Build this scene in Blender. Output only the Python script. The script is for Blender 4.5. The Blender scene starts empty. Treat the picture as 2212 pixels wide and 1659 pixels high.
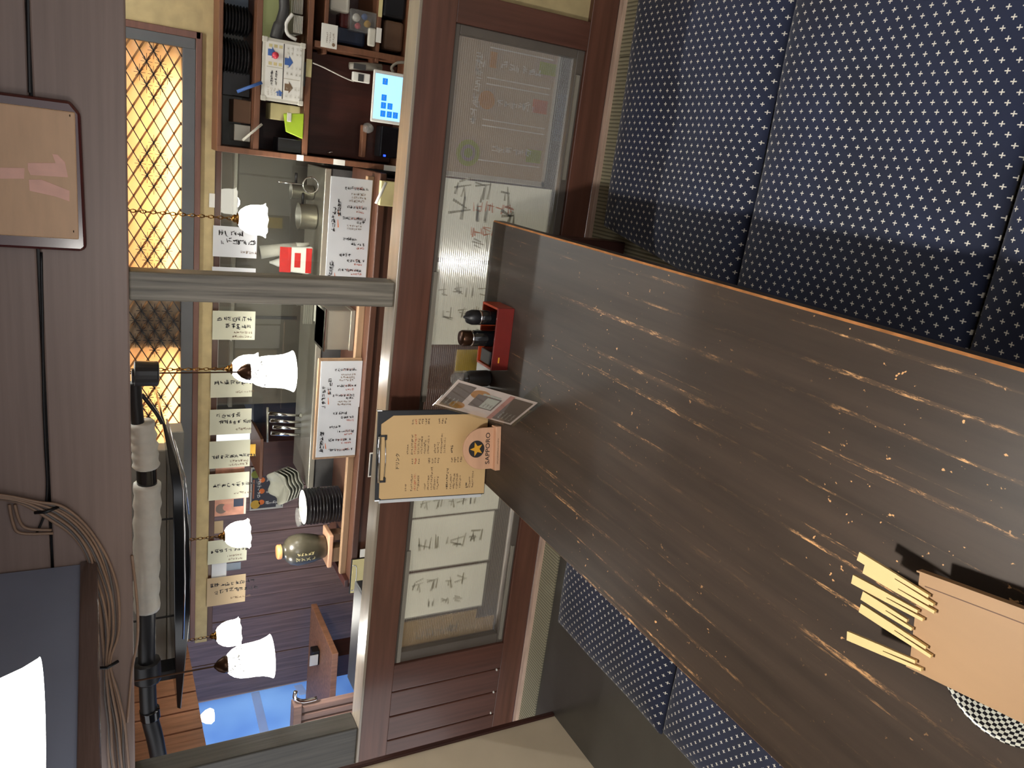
import bpy, bmesh, math, random
import numpy as np
from mathutils import Vector, Matrix

# ---------------------------------------------------------------- camera, world, exposure
SC = bpy.context.scene
COL = SC.collection
FPX = 1662.0            # focal length in px of the 2212x1659 frame
CAMH = 1.25
PITCH, ROLL, YAW = .49571, .025834, -.318337
_f = np.array([math.sin(YAW)*math.cos(PITCH), math.cos(YAW)*math.cos(PITCH), -math.sin(PITCH)])
_r = np.array([math.cos(YAW), -math.sin(YAW), 0.])
_d = np.cross(_f, _r)
_r, _d = _r*math.cos(ROLL)+_d*math.sin(ROLL), -_r*math.sin(ROLL)+_d*math.cos(ROLL)
cam = bpy.data.cameras.new('camera')
cam.sensor_fit = 'HORIZONTAL'; cam.sensor_width = 36.0; cam.lens = 36.0*FPX/2212
cam.clip_start = .02
camo = bpy.data.objects.new('camera', cam); COL.objects.link(camo)
m = Matrix.Identity(4)                       # the phone was held sideways: image right = world down
for i in range(3):
    m[i][0], m[i][1], m[i][2] = _d[i], _r[i], -_f[i]
m[2][3] = CAMH
camo.matrix_world = m
SC.camera = camo
SC.view_settings.view_transform = 'Standard'; SC.view_settings.look = 'None'
SC.view_settings.gamma = 1.0; SC.view_settings.use_curve_mapping = False
SC.view_settings.exposure = 0.55
if hasattr(SC, 'cycles'):
    SC.cycles.max_bounces = 5; SC.cycles.diffuse_bounces = 3; SC.cycles.glossy_bounces = 2
    SC.cycles.transmission_bounces = 3; SC.cycles.transparent_max_bounces = 8
    SC.cycles.caustics_reflective = False
W = bpy.data.worlds.new('world'); SC.world = W; W.use_nodes = True
W.node_tree.nodes['Background'].inputs[0].default_value = (.96, .97, 1.0, 1)
W.node_tree.nodes['Background'].inputs[1].default_value = .95

# pixel of the photograph -> point on a world plane
def ray(x, y):
    u, v = 1659-y, x
    return (u-829.5)/FPX*_r + (v-1106)/FPX*_d + _f
def PY(x, y, Y):
    d = ray(x, y); t = Y/d[1]; return Vector((d[0]*t, Y, CAMH+d[2]*t))
def PZ(x, y, Z):
    d = ray(x, y); t = (Z-CAMH)/d[2]; return Vector((d[0]*t, d[1]*t, Z))
def PX(x, y, X):
    d = ray(x, y); t = X/d[0]; return Vector((X, d[1]*t, CAMH+d[2]*t))
def rc(x0, x1, y0, y1, Y):
    xm, ym = (x0+x1)/2, (y0+y1)/2
    return PY(xm, y1, Y).x, PY(xm, y0, Y).x, PY(x1, ym, Y).z, PY(x0, ym, Y).z

# ---------------------------------------------------------------- materials
def lin(c):
    return tuple(((v/255)/12.92 if v/255 <= .04045 else ((v/255+.055)/1.055)**2.4) for v in c)
MATS = {}
def newmat(name):
    mt = bpy.data.materials.new(name); mt.use_nodes = True
    nt = mt.node_tree; MATS[name] = mt
    return mt, nt, nt.nodes['Principled BSDF'], nt.nodes['Material Output']
def nd(nt, t, **kw):
    n = nt.nodes.new(t)
    for k, v in kw.items():
        if k.startswith('i_'): n.inputs[int(k[2:]) if k[2:].isdigit() else k[2:]].default_value = v
        else: setattr(n, k, v)
    return n
def ramp(nt, src, p0, p1, c0, c1):
    r = nt.nodes.new('ShaderNodeValToRGB'); e = r.color_ramp.elements
    e[0].position, e[1].position = p0, p1
    e[0].color, e[1].color = (*c0, 1), (*c1, 1)
    nt.links.new(src, r.inputs[0]); return r
def plain(name, rgb, rough=.5, metal=0., var=.12, scale=12., stretch=(1, 1, 1), bump=0., coat=0., spec=.5):
    """one colour with a little procedural mottling or grain (object space)"""
    mt, nt, b, o = newmat(name)
    c = lin(rgb)
    tc = nd(nt, 'ShaderNodeTexCoord'); mp = nd(nt, 'ShaderNodeMapping')
    mp.inputs['Scale'].default_value = stretch
    nt.links.new(tc.outputs['Object'], mp.inputs[0])
    nz = nd(nt, 'ShaderNodeTexNoise'); nz.inputs['Scale'].default_value = scale; nz.inputs['Detail'].default_value = 4
    nt.links.new(mp.outputs[0], nz.inputs['Vector'])
    r = ramp(nt, nz.outputs[0], .3, .7, tuple(v*(1-var) for v in c), tuple(min(1, v*(1+var)) for v in c))
    nt.links.new(r.outputs[0], b.inputs['Base Color'])
    b.inputs['Roughness'].default_value = rough; b.inputs['Metallic'].default_value = metal
    b.inputs['Specular IOR Level'].default_value = spec
    b.inputs['Coat Weight'].default_value = coat; b.inputs['Coat Roughness'].default_value = .15
    if bump:
        bp = nd(nt, 'ShaderNodeBump'); bp.inputs['Strength'].default_value = bump; bp.inputs['Distance'].default_value = .002
        nt.links.new(nz.outputs[0], bp.inputs['Height']); nt.links.new(bp.outputs[0], b.inputs['Normal'])
    return mt
def emis(name, rgb, s):
    mt, nt, b, o = newmat(name)
    b.inputs['Base Color'].default_value = (*lin(rgb), 1)
    b.inputs['Emission Color'].default_value = (*lin(rgb), 1); b.inputs['Emission Strength'].default_value = s
    return mt
def thin_glass(name, tint, refl=.12, rough=.02, clear=1.0, haze=None):
    mt, nt, b, o = newmat(name); nt.nodes.remove(b)
    tr = nd(nt, 'ShaderNodeBsdfTransparent'); tr.inputs[0].default_value = (*tint, 1)
    gl = nd(nt, 'ShaderNodeBsdfGlossy'); gl.inputs['Roughness'].default_value = rough
    fr = nd(nt, 'ShaderNodeLayerWeight')
    pw5 = nd(nt, 'ShaderNodeMath', operation='POWER'); pw5.inputs[1].default_value = 5; nt.links.new(fr.outputs['Facing'], pw5.inputs[0])
    ad = nd(nt, 'ShaderNodeMath', operation='MULTIPLY_ADD', use_clamp=True); ad.inputs[1].default_value = .85; ad.inputs[2].default_value = refl
    nt.links.new(pw5.outputs[0], ad.inputs[0])
    mx = nd(nt, 'ShaderNodeMixShader')
    nt.links.new(ad.outputs[0], mx.inputs[0]); nt.links.new(tr.outputs[0], mx.inputs[1]); nt.links.new(gl.outputs[0], mx.inputs[2])
    last = mx
    if haze:
        df = nd(nt, 'ShaderNodeBsdfDiffuse'); df.inputs[0].default_value = (*haze[1], 1)
        m2 = nd(nt, 'ShaderNodeMixShader'); m2.inputs[0].default_value = haze[0]
        nt.links.new(mx.outputs[0], m2.inputs[1]); nt.links.new(df.outputs[0], m2.inputs[2]); last = m2
    nt.links.new(last.outputs[0], o.inputs[0]); return mt
def paper(name, rgb, trans=.35):
    mt, nt, b, o = newmat(name); nt.nodes.remove(b)
    c = lin(rgb)
    tc = nd(nt, 'ShaderNodeTexCoord'); nz = nd(nt, 'ShaderNodeTexNoise'); nz.inputs['Scale'].default_value = 9
    nt.links.new(tc.outputs['Object'], nz.inputs['Vector'])
    r = ramp(nt, nz.outputs[0], .3, .7, tuple(v*.94 for v in c), c)
    df = nd(nt, 'ShaderNodeBsdfDiffuse'); tl = nd(nt, 'ShaderNodeBsdfTranslucent')
    nt.links.new(r.outputs[0], df.inputs[0]); nt.links.new(r.outputs[0], tl.inputs[0])
    mx = nd(nt, 'ShaderNodeMixShader'); mx.inputs[0].default_value = trans
    nt.links.new(df.outputs[0], mx.inputs[1]); nt.links.new(tl.outputs[0], mx.inputs[2]); nt.links.new(mx.outputs[0], o.inputs[0])
    return mt

plain('beam', (144, 123, 114), .45, var=.10, scale=5, stretch=(.5, 8, 14), bump=.15)
plain('frame', (98, 63, 50), .35, var=.22, scale=6, stretch=(.6, 6, 10), bump=.05, coat=.15)
plain('frame_v', (90, 57, 46), .35, var=.22, scale=6, stretch=(10, 6, .6), bump=.05, coat=.15)
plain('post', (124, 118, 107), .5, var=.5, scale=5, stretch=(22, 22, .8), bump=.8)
plain('rail_top', (150, 138, 122), .22, var=.12, scale=7, stretch=(.5, 10, 10), spec=.8)
plain('slate_trim', (78, 79, 80), .35, var=.08, spec=.6)
plain('bead', (96, 88, 80), .4, var=.08)
plain('sill', (206, 178, 158), .5, var=.2, scale=14, stretch=(.6, 5, 5))
plain('darkwood', (58, 28, 22), .4, var=.25, scale=6, stretch=(10, 10, .6))
plain('redwood', (130, 104, 96), .42, var=.28, scale=5, stretch=(14, 14, .7), bump=.15)
plain('counterwood', (78, 50, 37), .4, var=.2, scale=5, stretch=(.6, 8, 10))
plain('shelfwood', (108, 70, 48), .5, var=.2, scale=6, stretch=(.7, 8, 10))
plain('lightwood', (146, 118, 90), .55, var=.15, scale=6, stretch=(.8, 9, 9))
plain('slatwood', (160, 112, 84), .55, var=.25, scale=6, stretch=(9, 9, .8))
plain('plaster', (176, 158, 116), .85, var=.12, scale=18, bump=.3)
plain('cream_wall', (198, 182, 156), .8, var=.05, scale=8, bump=.1)
plain('dark_floor', (76, 73, 68), .27, var=.12, scale=4, spec=.6)
plain('aisle_floor', (60, 56, 52), .5)
plain('slate_panel', (150, 160, 186), .4, var=.1, scale=3)  # base lightened to take in lamp haze over the panel
plain('black', (22, 22, 25), .4, var=.2)
plain('black_gloss', (16, 17, 20), .12, var=.2, spec=.7)
plain('dark_grey', (58, 57, 56), .5, var=.2)
plain('grey_duct', (136, 130, 118), .5, var=.08)
plain('wrap', (196, 193, 182), .55, var=.08, scale=25, bump=.5)
plain('steel', (168, 164, 150), .36, .75, var=.12, scale=3)
plain('hood', (124, 118, 106), .42, .55, var=.3, scale=1.6)
plain('chrome', (225, 225, 225), .1, 1., var=.02)
plain('brass', (150, 112, 60), .25, 1., var=.2)
plain('bronze', (70, 48, 34), .3, .8, var=.25)
plain('white', (226, 224, 214), .45, var=.04)
plain('offwhite', (196, 192, 178), .5, var=.06)
plain('cable', (156, 126, 104), .45, var=.12)
plain('cable_grey', (112, 104, 100), .45, var=.12)
plain('lacquer_red', (112, 30, 24), .28, var=.15, coat=.3)
plain('lacquer_orange', (168, 60, 26), .3, var=.15)
plain('edge_gloss', (104, 84, 78), .11, var=.12, scale=30, stretch=(1, .3, 6), bump=.25, spec=.7)
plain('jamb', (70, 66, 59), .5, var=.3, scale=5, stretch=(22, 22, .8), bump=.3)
plain('maroon', (78, 30, 28), .25, var=.15, coat=.4)
plain('plaque_face', (218, 178, 142), .5, var=.06, scale=10, stretch=(1, 1, 5))
plain('pink_ink', (246, 192, 174), .5, var=.08, scale=25)
plain('menu_tan', (204, 170, 120), .6, var=.05, scale=5)
plain('ink', (36, 32, 32), .6, var=.1)
plain('ink_soft', (120, 96, 72), .6, var=.1)
plain('ink_grey', (186, 180, 160), .6, var=.1)
plain('ink_orange', (222, 112, 40), .6, var=.1)
plain('ink_red', (190, 92, 66), .6, var=.1)
plain('ink_white', (220, 216, 205), .6, var=.05)
plain('ink_blue', (60, 96, 160), .6, var=.05)
plain('wood_stand', (206, 160, 128), .5, var=.10, scale=6, stretch=(1, 6, 6))
plain('gold', (220, 160, 50), .4, var=.06)
plain('chopstick', (220, 190, 130), .55, var=.06, scale=8, stretch=(1, 1, 1))
plain("box_tan", (164, 128, 90), .55, var=.06, scale=4, stretch=(5, .6, 1))
plain('box_line', (92, 62, 44), .6)
plain('jar', (66, 62, 50), .3, var=.3, scale=8)
plain('jar_lid', (190, 128, 78), .5)
plain('plate_black', (34, 34, 36), .25, var=.2)
plain('bowl_grey', (132, 132, 120), .3, var=.12)
plain('green', (150, 176, 40), .5, var=.1)
plain('yellow', (206, 160, 40), .5, var=.1)
plain('tape', (206, 194, 140), .6, var=.06)
plain('limewall', (206, 214, 150), .8, var=.04)
plain('navy', (34, 44, 66), .5, var=.1)
plain('bluegrey', (92, 106, 122), .4, var=.1)
plain('brown_box', (104, 78, 58), .7, var=.1)
plain('red_pack', (196, 44, 40), .4, var=.15, scale=40)
plain('poster_dark', (54, 50, 54), .5, var=.06)
plain('photo_pink', (196, 140, 116), .5, var=.25, scale=25)
plain('copper_edge', (206, 140, 86), .5, var=.3, scale=40)
paper('paper_white', (232, 234, 236), .3)
paper('paper_cream', (226, 226, 204), .3)
paper('paper_tan', (206, 184, 150), .3)
paper('lattice_back', (190, 150, 110), .5)
paper('poster_paper', (250, 249, 240), .5)
paper('poster_brown', (196, 178, 154), .5)
paper('lime_ink', (190, 196, 104), .5); paper('amber_ink', (226, 170, 100), .5); paper('coral_ink', (228, 150, 116), .5); paper('ink_glass', (186, 180, 162), .55); paper('white_glass', (246, 243, 234), .5)
plain('yellow_label', (226, 190, 50), .5, var=.05)
plain('flyer', (232, 208, 198), .35, var=.12, scale=14)
plain('flyer_brown', (116, 98, 86), .4, var=.1)
plain('flyer_rose', (196, 130, 112), .4, var=.12)
plain('card_white', (220, 218, 208), .5, var=.05)
plain('magnet', (206, 60, 76), .35)
thin_glass('acrylic', (.93, .94, .93), .05, .01)
def mk_ribbed():
    mt, nt, b, o = newmat('ribbed'); nt.nodes.remove(b)
    tr = nd(nt, 'ShaderNodeBsdfTransparent'); tr.inputs[0].default_value = (.9, .89, .86, 1)
    rf = nd(nt, 'ShaderNodeBsdfRefraction'); rf.inputs['IOR'].default_value = 1.35; rf.inputs['Roughness'].default_value = .03; rf.inputs[0].default_value = (.92, .91, .88, 1)
    gl = nd(nt, 'ShaderNodeBsdfGlossy'); gl.inputs['Roughness'].default_value = .1
    df = nd(nt, 'ShaderNodeBsdfDiffuse'); df.inputs[0].default_value = (.5, .48, .44, 1)
    def mix(f, a, c):
        m_ = nd(nt, 'ShaderNodeMixShader'); m_.inputs[0].default_value = f
        nt.links.new(a.outputs[0], m_.inputs[1]); nt.links.new(c.outputs[0], m_.inputs[2]); return m_
    last = mix(.20, mix(.06, mix(.42, tr, rf), df), gl)
    nt.links.new(last.outputs[0], o.inputs[0])
mk_ribbed()
thin_glass('clear_plastic', (.9, .9, .88), .06, .05, haze=(.15, (.6, .6, .58)))
emis('screen', (150, 205, 250), .85); emis('screen_tile', (16, 110, 205), .7)
emis('led_blue', (30, 60, 255), 3)
emis('tube', (255, 234, 194), 130.0)
emis('tube_fill', (250, 252, 250), 75.0)  # for the added fill battens
emis('bulb', (255, 244, 226), 8.0)

for k_ in ('screen', 'screen_tile', 'led_blue', 'bulb'):
    MATS[k_].cycles.emission_sampling = 'NONE'

def mk_table():
    mt, nt, b, o = newmat('table')
    tc = nd(nt, 'ShaderNodeTexCoord')
    def noise(scale, stretch, det=5, rough=.6):
        mp = nd(nt, 'ShaderNodeMapping'); mp.inputs['Scale'].default_value = stretch
        nt.links.new(tc.outputs['Object'], mp.inputs[0])
        n = nd(nt, 'ShaderNodeTexNoise'); n.inputs['Scale'].default_value = scale
        n.inputs['Detail'].default_value = det; n.inputs['Roughness'].default_value = rough
        nt.links.new(mp.outputs[0], n.inputs['Vector']); return n
    base = ramp(nt, noise(3, (8, .5, 1)).outputs[0], .3, .7, lin((47, 38, 31)), lin((66, 54, 45)))
    streak = ramp(nt, noise(10, (8.5, .07, 1), 3, .5).outputs[0], .60, .65, (0, 0, 0), (1, 1, 1))
    brk = ramp(nt, noise(40, (2.5, .5, 1), 6, .85).outputs[0], .51, .60, (0, 0, 0), (1, 1, 1))
    area = ramp(nt, noise(2.3, (1, 1, 1), 2).outputs[0], .47, .62, (.06, .06, .06), (1, 1, 1))
    speck = ramp(nt, noise(110, (1, .8, 1), 2, .5).outputs[0], .715, .745, (0, 0, 0), (1, 1, 1))
    def mul(a, c):
        n = nd(nt, 'ShaderNodeMath', operation='MULTIPLY', use_clamp=True)
        nt.links.new(a, n.inputs[0]); nt.links.new(c, n.inputs[1]); return n.outputs[0]
    wear = mul(mul(streak.outputs[0], brk.outputs[0]), area.outputs[0])
    mx = nd(nt, 'ShaderNodeMath', operation='MAXIMUM'); nt.links.new(wear, mx.inputs[0]); nt.links.new(mul(speck.outputs[0], area.outputs[0]), mx.inputs[1])
    soft = mul(streak.outputs[0], area.outputs[0])
    c1 = nd(nt, 'ShaderNodeMixRGB'); nt.links.new(base.outputs[0], c1.inputs[1]); c1.inputs[2].default_value = (*lin((104, 80, 60)), 1)
    sm = nd(nt, 'ShaderNodeMath', operation='MULTIPLY'); sm.inputs[1].default_value = .38
    nt.links.new(soft, sm.inputs[0]); nt.links.new(sm.outputs[0], c1.inputs[0])
    c2 = nd(nt, 'ShaderNodeMixRGB'); nt.links.new(c1.outputs[0], c2.inputs[1]); c2.inputs[2].default_value = (*lin((226, 172, 116)), 1)
    nt.links.new(mx.outputs[0], c2.inputs[0])
    nt.links.new(c2.outputs[0], b.inputs['Base Color'])
    b.inputs['Roughness'].default_value = .46; b.inputs['Specular IOR Level'].default_value = .28
    bp = nd(nt, 'ShaderNodeBump'); bp.inputs['Strength'].default_value = .25; bp.inputs['Distance'].default_value = .001
    nt.links.new(noise(10, (4.2, .16, 1), 3).outputs[0], bp.inputs['Height']); nt.links.new(bp.outputs[0], b.inputs['Normal'])
mk_table()

def mk_cushion():
    """navy cotton woven with staggered white crosses (29 x 23 mm centred lattice)"""
    mt, nt, b, o = newmat('cushion')
    tc = nd(nt, 'ShaderNodeTexCoord'); sx = nd(nt, 'ShaderNodeSeparateXYZ'); nt.links.new(tc.outputs['Object'], sx.inputs[0])
    def M(op, a, c=None, clamp=False):
        n = nd(nt, 'ShaderNodeMath', operation=op, use_clamp=clamp)
        for k, v in enumerate((a, c)):
            if v is None: continue
            if isinstance(v, (int, float)): n.inputs[k].default_value = v
            else: nt.links.new(v, n.inputs[k])
        return n.outputs[0]
    def cross(ox, oy):
        ax, ay = .0295, .0232
        dx = M('ABSOLUTE', M('SUBTRACT', M('MULTIPLY', M('FRACT', M('ADD', M('DIVIDE', sx.outputs[0], ax), ox)), ax), ax/2))
        dy = M('ABSOLUTE', M('SUBTRACT', M('MULTIPLY', M('FRACT', M('ADD', M('DIVIDE', sx.outputs[1], ay), oy)), ay), ay/2))
        a = M('MULTIPLY', M('LESS_THAN', dx, .0009), M('LESS_THAN', dy, .0041))
        c = M('MULTIPLY', M('LESS_THAN', dy, .0009), M('LESS_THAN', dx, .0041))
        return M('MAXIMUM', a, c)
    cr = M('MAXIMUM', cross(0, 0), cross(.5, .5))
    nz = nd(nt, 'ShaderNodeTexNoise'); nz.inputs['Scale'].default_value = 6; nt.links.new(tc.outputs['Object'], nz.inputs['Vector'])
    base = ramp(nt, nz.outputs[0], .3, .7, lin((22, 29, 52)), lin((29, 38, 68)))
    mx = nd(nt, 'ShaderNodeMixRGB'); nt.links.new(cr, mx.inputs[0]); nt.links.new(base.outputs[0], mx.inputs[1]); mx.inputs[2].default_value = (*lin((236, 230, 216)), 1)
    nt.links.new(mx.outputs[0], b.inputs['Base Color']); b.inputs['Roughness'].default_value = .85
    b.inputs['Sheen Weight'].default_value = .15
mk_cushion()

def mk_tatami():
    mt, nt, b, o = newmat('tatami')
    tc = nd(nt, 'ShaderNodeTexCoord'); wv = nd(nt, 'ShaderNodeTexWave', wave_type='BANDS', bands_direction='X')
    wv.inputs['Scale'].default_value = 32; wv.inputs['Distortion'].default_value = .3
    nt.links.new(tc.outputs['Object'], wv.inputs['Vector'])
    r = ramp(nt, wv.outputs[0], .1, .6, lin((112, 108, 88)), lin((162, 156, 130)))
    nt.links.new(r.outputs[0], b.inputs['Base Color']); b.inputs['Roughness'].default_value = .7
    bp = nd(nt, 'ShaderNodeBump'); bp.inputs['Strength'].default_value = .5; bp.inputs['Distance'].default_value = .002
    nt.links.new(wv.outputs[0], bp.inputs['Height']); nt.links.new(bp.outputs[0], b.inputs['Normal'])
mk_tatami()

def mk_shade(name, rgb, s, etched):
    """glowing pressed-glass lamp shade, leaf relief etched into its upper half"""
    mt, nt, b, o = newmat(name)
    tc = nd(nt, 'ShaderNodeTexCoord')
    vo = nd(nt, 'ShaderNodeTexVoronoi', feature='DISTANCE_TO_EDGE'); vo.inputs['Scale'].default_value = 70
    mp = nd(nt, 'ShaderNodeMapping'); mp.inputs['Scale'].default_value = (1, 1, 2.2)
    nt.links.new(tc.outputs['Object'], mp.inputs[0]); nt.links.new(mp.outputs[0], vo.inputs['Vector'])
    r = ramp(nt, vo.outputs[0], .02, .14, (.02, .02, .02), (1, 1, 1))
    sx = nd(nt, 'ShaderNodeSeparateXYZ'); nt.links.new(tc.outputs['Object'], sx.inputs[0])
    mr = nd(nt, 'ShaderNodeMapRange'); mr.inputs[1].default_value = .075; mr.inputs[2].default_value = .095
    mr.inputs[3].default_value = 0.; mr.inputs[4].default_value = 1. if etched else .35
    nt.links.new(sx.outputs[2], mr.inputs[0])
    mx = nd(nt, 'ShaderNodeMixRGB'); nt.links.new(mr.outputs[0], mx.inputs[0]); mx.inputs[1].default_value = (1, 1, 1, 1); nt.links.new(r.outputs[0], mx.inputs[2])
    st = nd(nt, 'ShaderNodeMath', operation='MULTIPLY'); st.inputs[1].default_value = s; nt.links.new(mx.outputs[0], st.inputs[0])
    b.inputs['Base Color'].default_value = (.35, .35, .33, 1)
    b.inputs['Emission Color'].default_value = (*lin(rgb), 1); nt.links.new(st.outputs[0], b.inputs['Emission Strength'])
    b.inputs['Roughness'].default_value = .2
mk_shade('shade_bell', (255, 252, 244), 4.2, True)
mk_shade('shade_tulip', (255, 250, 236), 5.0, False)

def mk_frost():
    mt, nt, b, o = newmat('frosted'); nt.nodes.remove(b)
    tl = nd(nt, 'ShaderNodeBsdfTranslucent'); tl.inputs[0].default_value = (*lin((255, 236, 204)), 1)
    df = nd(nt, 'ShaderNodeBsdfDiffuse'); df.inputs[0].default_value = (*lin((214, 200, 182)), 1)
    mx = nd(nt, 'ShaderNodeMixShader'); mx.inputs[0].default_value = .3
    nt.links.new(tl.outputs[0], mx.inputs[1]); nt.links.new(df.outputs[0], mx.inputs[2]); nt.links.new(mx.outputs[0], o.inputs[0])
mk_frost()

def mk_vinyl():
    """blue vinyl sheet with daylight behind it"""
    mt, nt, b, o = newmat('vinyl'); nt.nodes.remove(b)
    tc = nd(nt, 'ShaderNodeTexCoord'); nz = nd(nt, 'ShaderNodeTexNoise'); nz.inputs['Scale'].default_value = 2.2
    nt.links.new(tc.outputs['Object'], nz.inputs['Vector'])
    r = ramp(nt, nz.outputs[0], .3, .7, lin((96, 140, 216)), lin((140, 186, 244)))
    tl = nd(nt, 'ShaderNodeBsdfTranslucent'); df = nd(nt, 'ShaderNodeBsdfDiffuse')
    nt.links.new(r.outputs[0], tl.inputs[0]); nt.links.new(r.outputs[0], df.inputs[0])
    mx = nd(nt, 'ShaderNodeMixShader'); mx.inputs[0].default_value = .35
    nt.links.new(tl.outputs[0], mx.inputs[1]); nt.links.new(df.outputs[0], mx.inputs[2]); nt.links.new(mx.outputs[0], o.inputs[0])
mk_vinyl()
paper('vinyl_tape', (250, 252, 255), .7)

def mk_check():
    mt, nt, b, o = newmat('check')
    tc = nd(nt, 'ShaderNodeTexCoord'); ck = nd(nt, 'ShaderNodeTexChecker'); ck.inputs['Scale'].default_value = 1
    nt.links.new(tc.outputs['UV'], ck.inputs['Vector'])
    ck.inputs[1].default_value = (*lin((28, 28, 32)), 1); ck.inputs[2].default_value = (*lin((206, 204, 190)), 1)
    nt.links.new(ck.outputs[0], b.inputs['Base Color']); b.inputs['Roughness'].default_value = .2
mk_check()

# ---------------------------------------------------------------- mesh building
class MB:
    def __init__(s): s.v, s.f, s.m, s.uv = [], [], [], []
    def add(s, vs, fs, mi=0):
        k = len(s.v); s.v += [tuple(v) for v in vs]
        for f in fs: s.f.append([i+k for i in f]); s.m.append(mi)
        return s
    def box(s, x0, x1, y0, y1, z0, z1, mi=0):
        x0, x1 = sorted((x0, x1)); y0, y1 = sorted((y0, y1)); z0, z1 = sorted((z0, z1))
        return s.add([(x0,y0,z0),(x1,y0,z0),(x1,y1,z0),(x0,y1,z0),(x0,y0,z1),(x1,y0,z1),(x1,y1,z1),(x0,y1,z1)],
                     [(0,3,2,1),(4,5,6,7),(0,1,5,4),(1,2,6,5),(2,3,7,6),(3,0,4,7)], mi)
    def obox(s, o, a, b, c, mi=0):
        """box from corner o with edge vectors a, b, c"""
        o, a, b, c = map(Vector, (o, a, b, c))
        vs = [o, o+a, o+a+b, o+b, o+c, o+a+c, o+a+b+c, o+b+c]
        fs = [(0,3,2,1),(4,5,6,7),(0,1,5,4),(1,2,6,5),(2,3,7,6),(3,0,4,7)]
        if a.cross(b).dot(c) < 0: fs = [f[::-1] for f in fs]
        return s.add(vs, fs, mi)
    def prism(s, pts, d, mi=0):
        """planar polygon pts extruded by vector d"""
        pts = [Vector(p) for p in pts]; d = Vector(d); n = len(pts)
        vs = pts+[p+d for p in pts]
        fs = [tuple(range(n)), tuple(range(2*n-1, n-1, -1))]+[(i, i+n, (i+1) % n+n, (i+1) % n) for i in range(n)]
        nrm = sum(((pts[i]).cross(pts[(i+1) % n]) for i in range(n)), Vector())
        if nrm.dot(d) > 0: fs = [f[::-1] for f in fs]
        return s.add(vs, fs, mi)
    def poly(s, pts, mi=0): return s.add(pts, [tuple(range(len(pts)))], mi)
    def tube(s, path, r, n=8, mi=0, caps=True):
        path = [Vector(p) for p in path]
        rs = r if isinstance(r, (list, tuple)) else [r]*len(path)
        up = None; vs = []
        for i, p in enumerate(path):
            t = (path[min(i+1, len(path)-1)]-path[max(i-1, 0)]).normalized()
            if up is None: up = t.orthogonal().normalized()
            up = (up-t*up.dot(t)).normalized(); w = t.cross(up)
            for k in range(n):
                a = 2*math.pi*k/n; vs.append(p+(up*math.cos(a)+w*math.sin(a))*rs[i])
        fs = []
        for i in range(len(path)-1):
            for k in range(n):
                a, b = i*n+k, i*n+(k+1) % n; fs.append((a, b, b+n, a+n))
        if caps: fs += [tuple(range(n-1, -1, -1)), tuple(range((len(path)-1)*n, len(path)*n))]
        return s.add(vs, fs, mi)
    def lathe(s, prof, c=(0, 0, 0), n=24, mi=0, wav=None, uvs=None):
        """profile [(r, z)] turned about the vertical through c"""
        c = Vector(c); vs = []; fs = []
        for j, (r, z) in enumerate(prof):
            for k in range(n):
                a = 2*math.pi*k/n
                rr, zz = (r, z) if wav is None else wav(r, z, a, j)
                vs.append(c+Vector((rr*math.cos(a), rr*math.sin(a), zz)))
        for j in range(len(prof)-1):
            for k in range(n):
                a, b = j*n+k, j*n+(k+1) % n; fs.append((a, b, b+n, a+n))
        return s.add(vs, fs, mi)
    def build(s, name, mats, parent=None, smooth=False, bevel=0, loc=None, label=None, cat=None, group=None, kind=None, fix=True):
        me = bpy.data.meshes.new(name)
        co = np.array(s.v, float)
        if loc is None: loc = ((co[:, 0].min()+co[:, 0].max())/2, (co[:, 1].min()+co[:, 1].max())/2, co[:, 2].min())
        co = co-np.array(loc)
        me.from_pydata([tuple(p) for p in co], [], s.f)
        for mt in ([mats] if isinstance(mats, str) else mats): me.materials.append(MATS[mt])
        me.polygons.foreach_set('material_index', s.m)
        if smooth: me.polygons.foreach_set('use_smooth', [True]*len(s.f))
        if fix:
            bm = bmesh.new(); bm.from_mesh(me); bmesh.ops.recalc_face_normals(bm, faces=bm.faces); bm.to_mesh(me); bm.free()
        o = bpy.data.objects.new(name, me); COL.objects.link(o); o.location = loc
        if bevel:
            md = o.modifiers.new('bevel', 'BEVEL'); md.width = bevel; md.segments = 2; md.limit_method = 'ANGLE'
        if parent is not None: attach(o, parent)
        return tag(o, label, cat, group, kind)
def attach(o, parent):
    w = Vector(parent['_w']) if '_w' in parent else parent.location
    o['_w'] = tuple(o.location)
    o.location = o.location-w; o.parent = parent
def tag(o, label=None, cat=None, group=None, kind=None):
    if label: o['label'] = label
    if cat: o['category'] = cat
    if group: o['group'] = group
    if kind: o['kind'] = kind
    return o
def thing(name, loc, label=None, cat=None, group=None, kind=None):
    o = bpy.data.objects.new(name, None); o.empty_display_size = .05; COL.objects.link(o); o.location = loc
    o['_w'] = tuple(loc)
    return tag(o, label, cat, group, kind)
def copy_tree(o, loc=None, parent=None):
    c = o.copy(); COL.objects.link(c)
    if parent is not None: c.parent = parent
    if loc is not None: c.location = loc
    for ch in [x for x in bpy.data.objects if x.parent == o]: copy_tree(ch, None, c)
    return c
def box(name, x0, x1, y0, y1, z0, z1, mat, parent=None, bevel=0, **kw):
    return MB().box(x0, x1, y0, y1, z0, z1).build(name, mat, parent, bevel=bevel, **kw)
def pbox(name, px, Y, depth, mat, parent=None, bevel=.002, **kw):
    """box whose front face covers the picture rectangle px = (x0, x1, y0, y1) at distance Y"""
    X0, X1, Z0, Z1 = rc(*px, Y)
    return box(name, X0, X1, Y, Y+depth, Z0, Z1, mat, parent, bevel, **kw)

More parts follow.
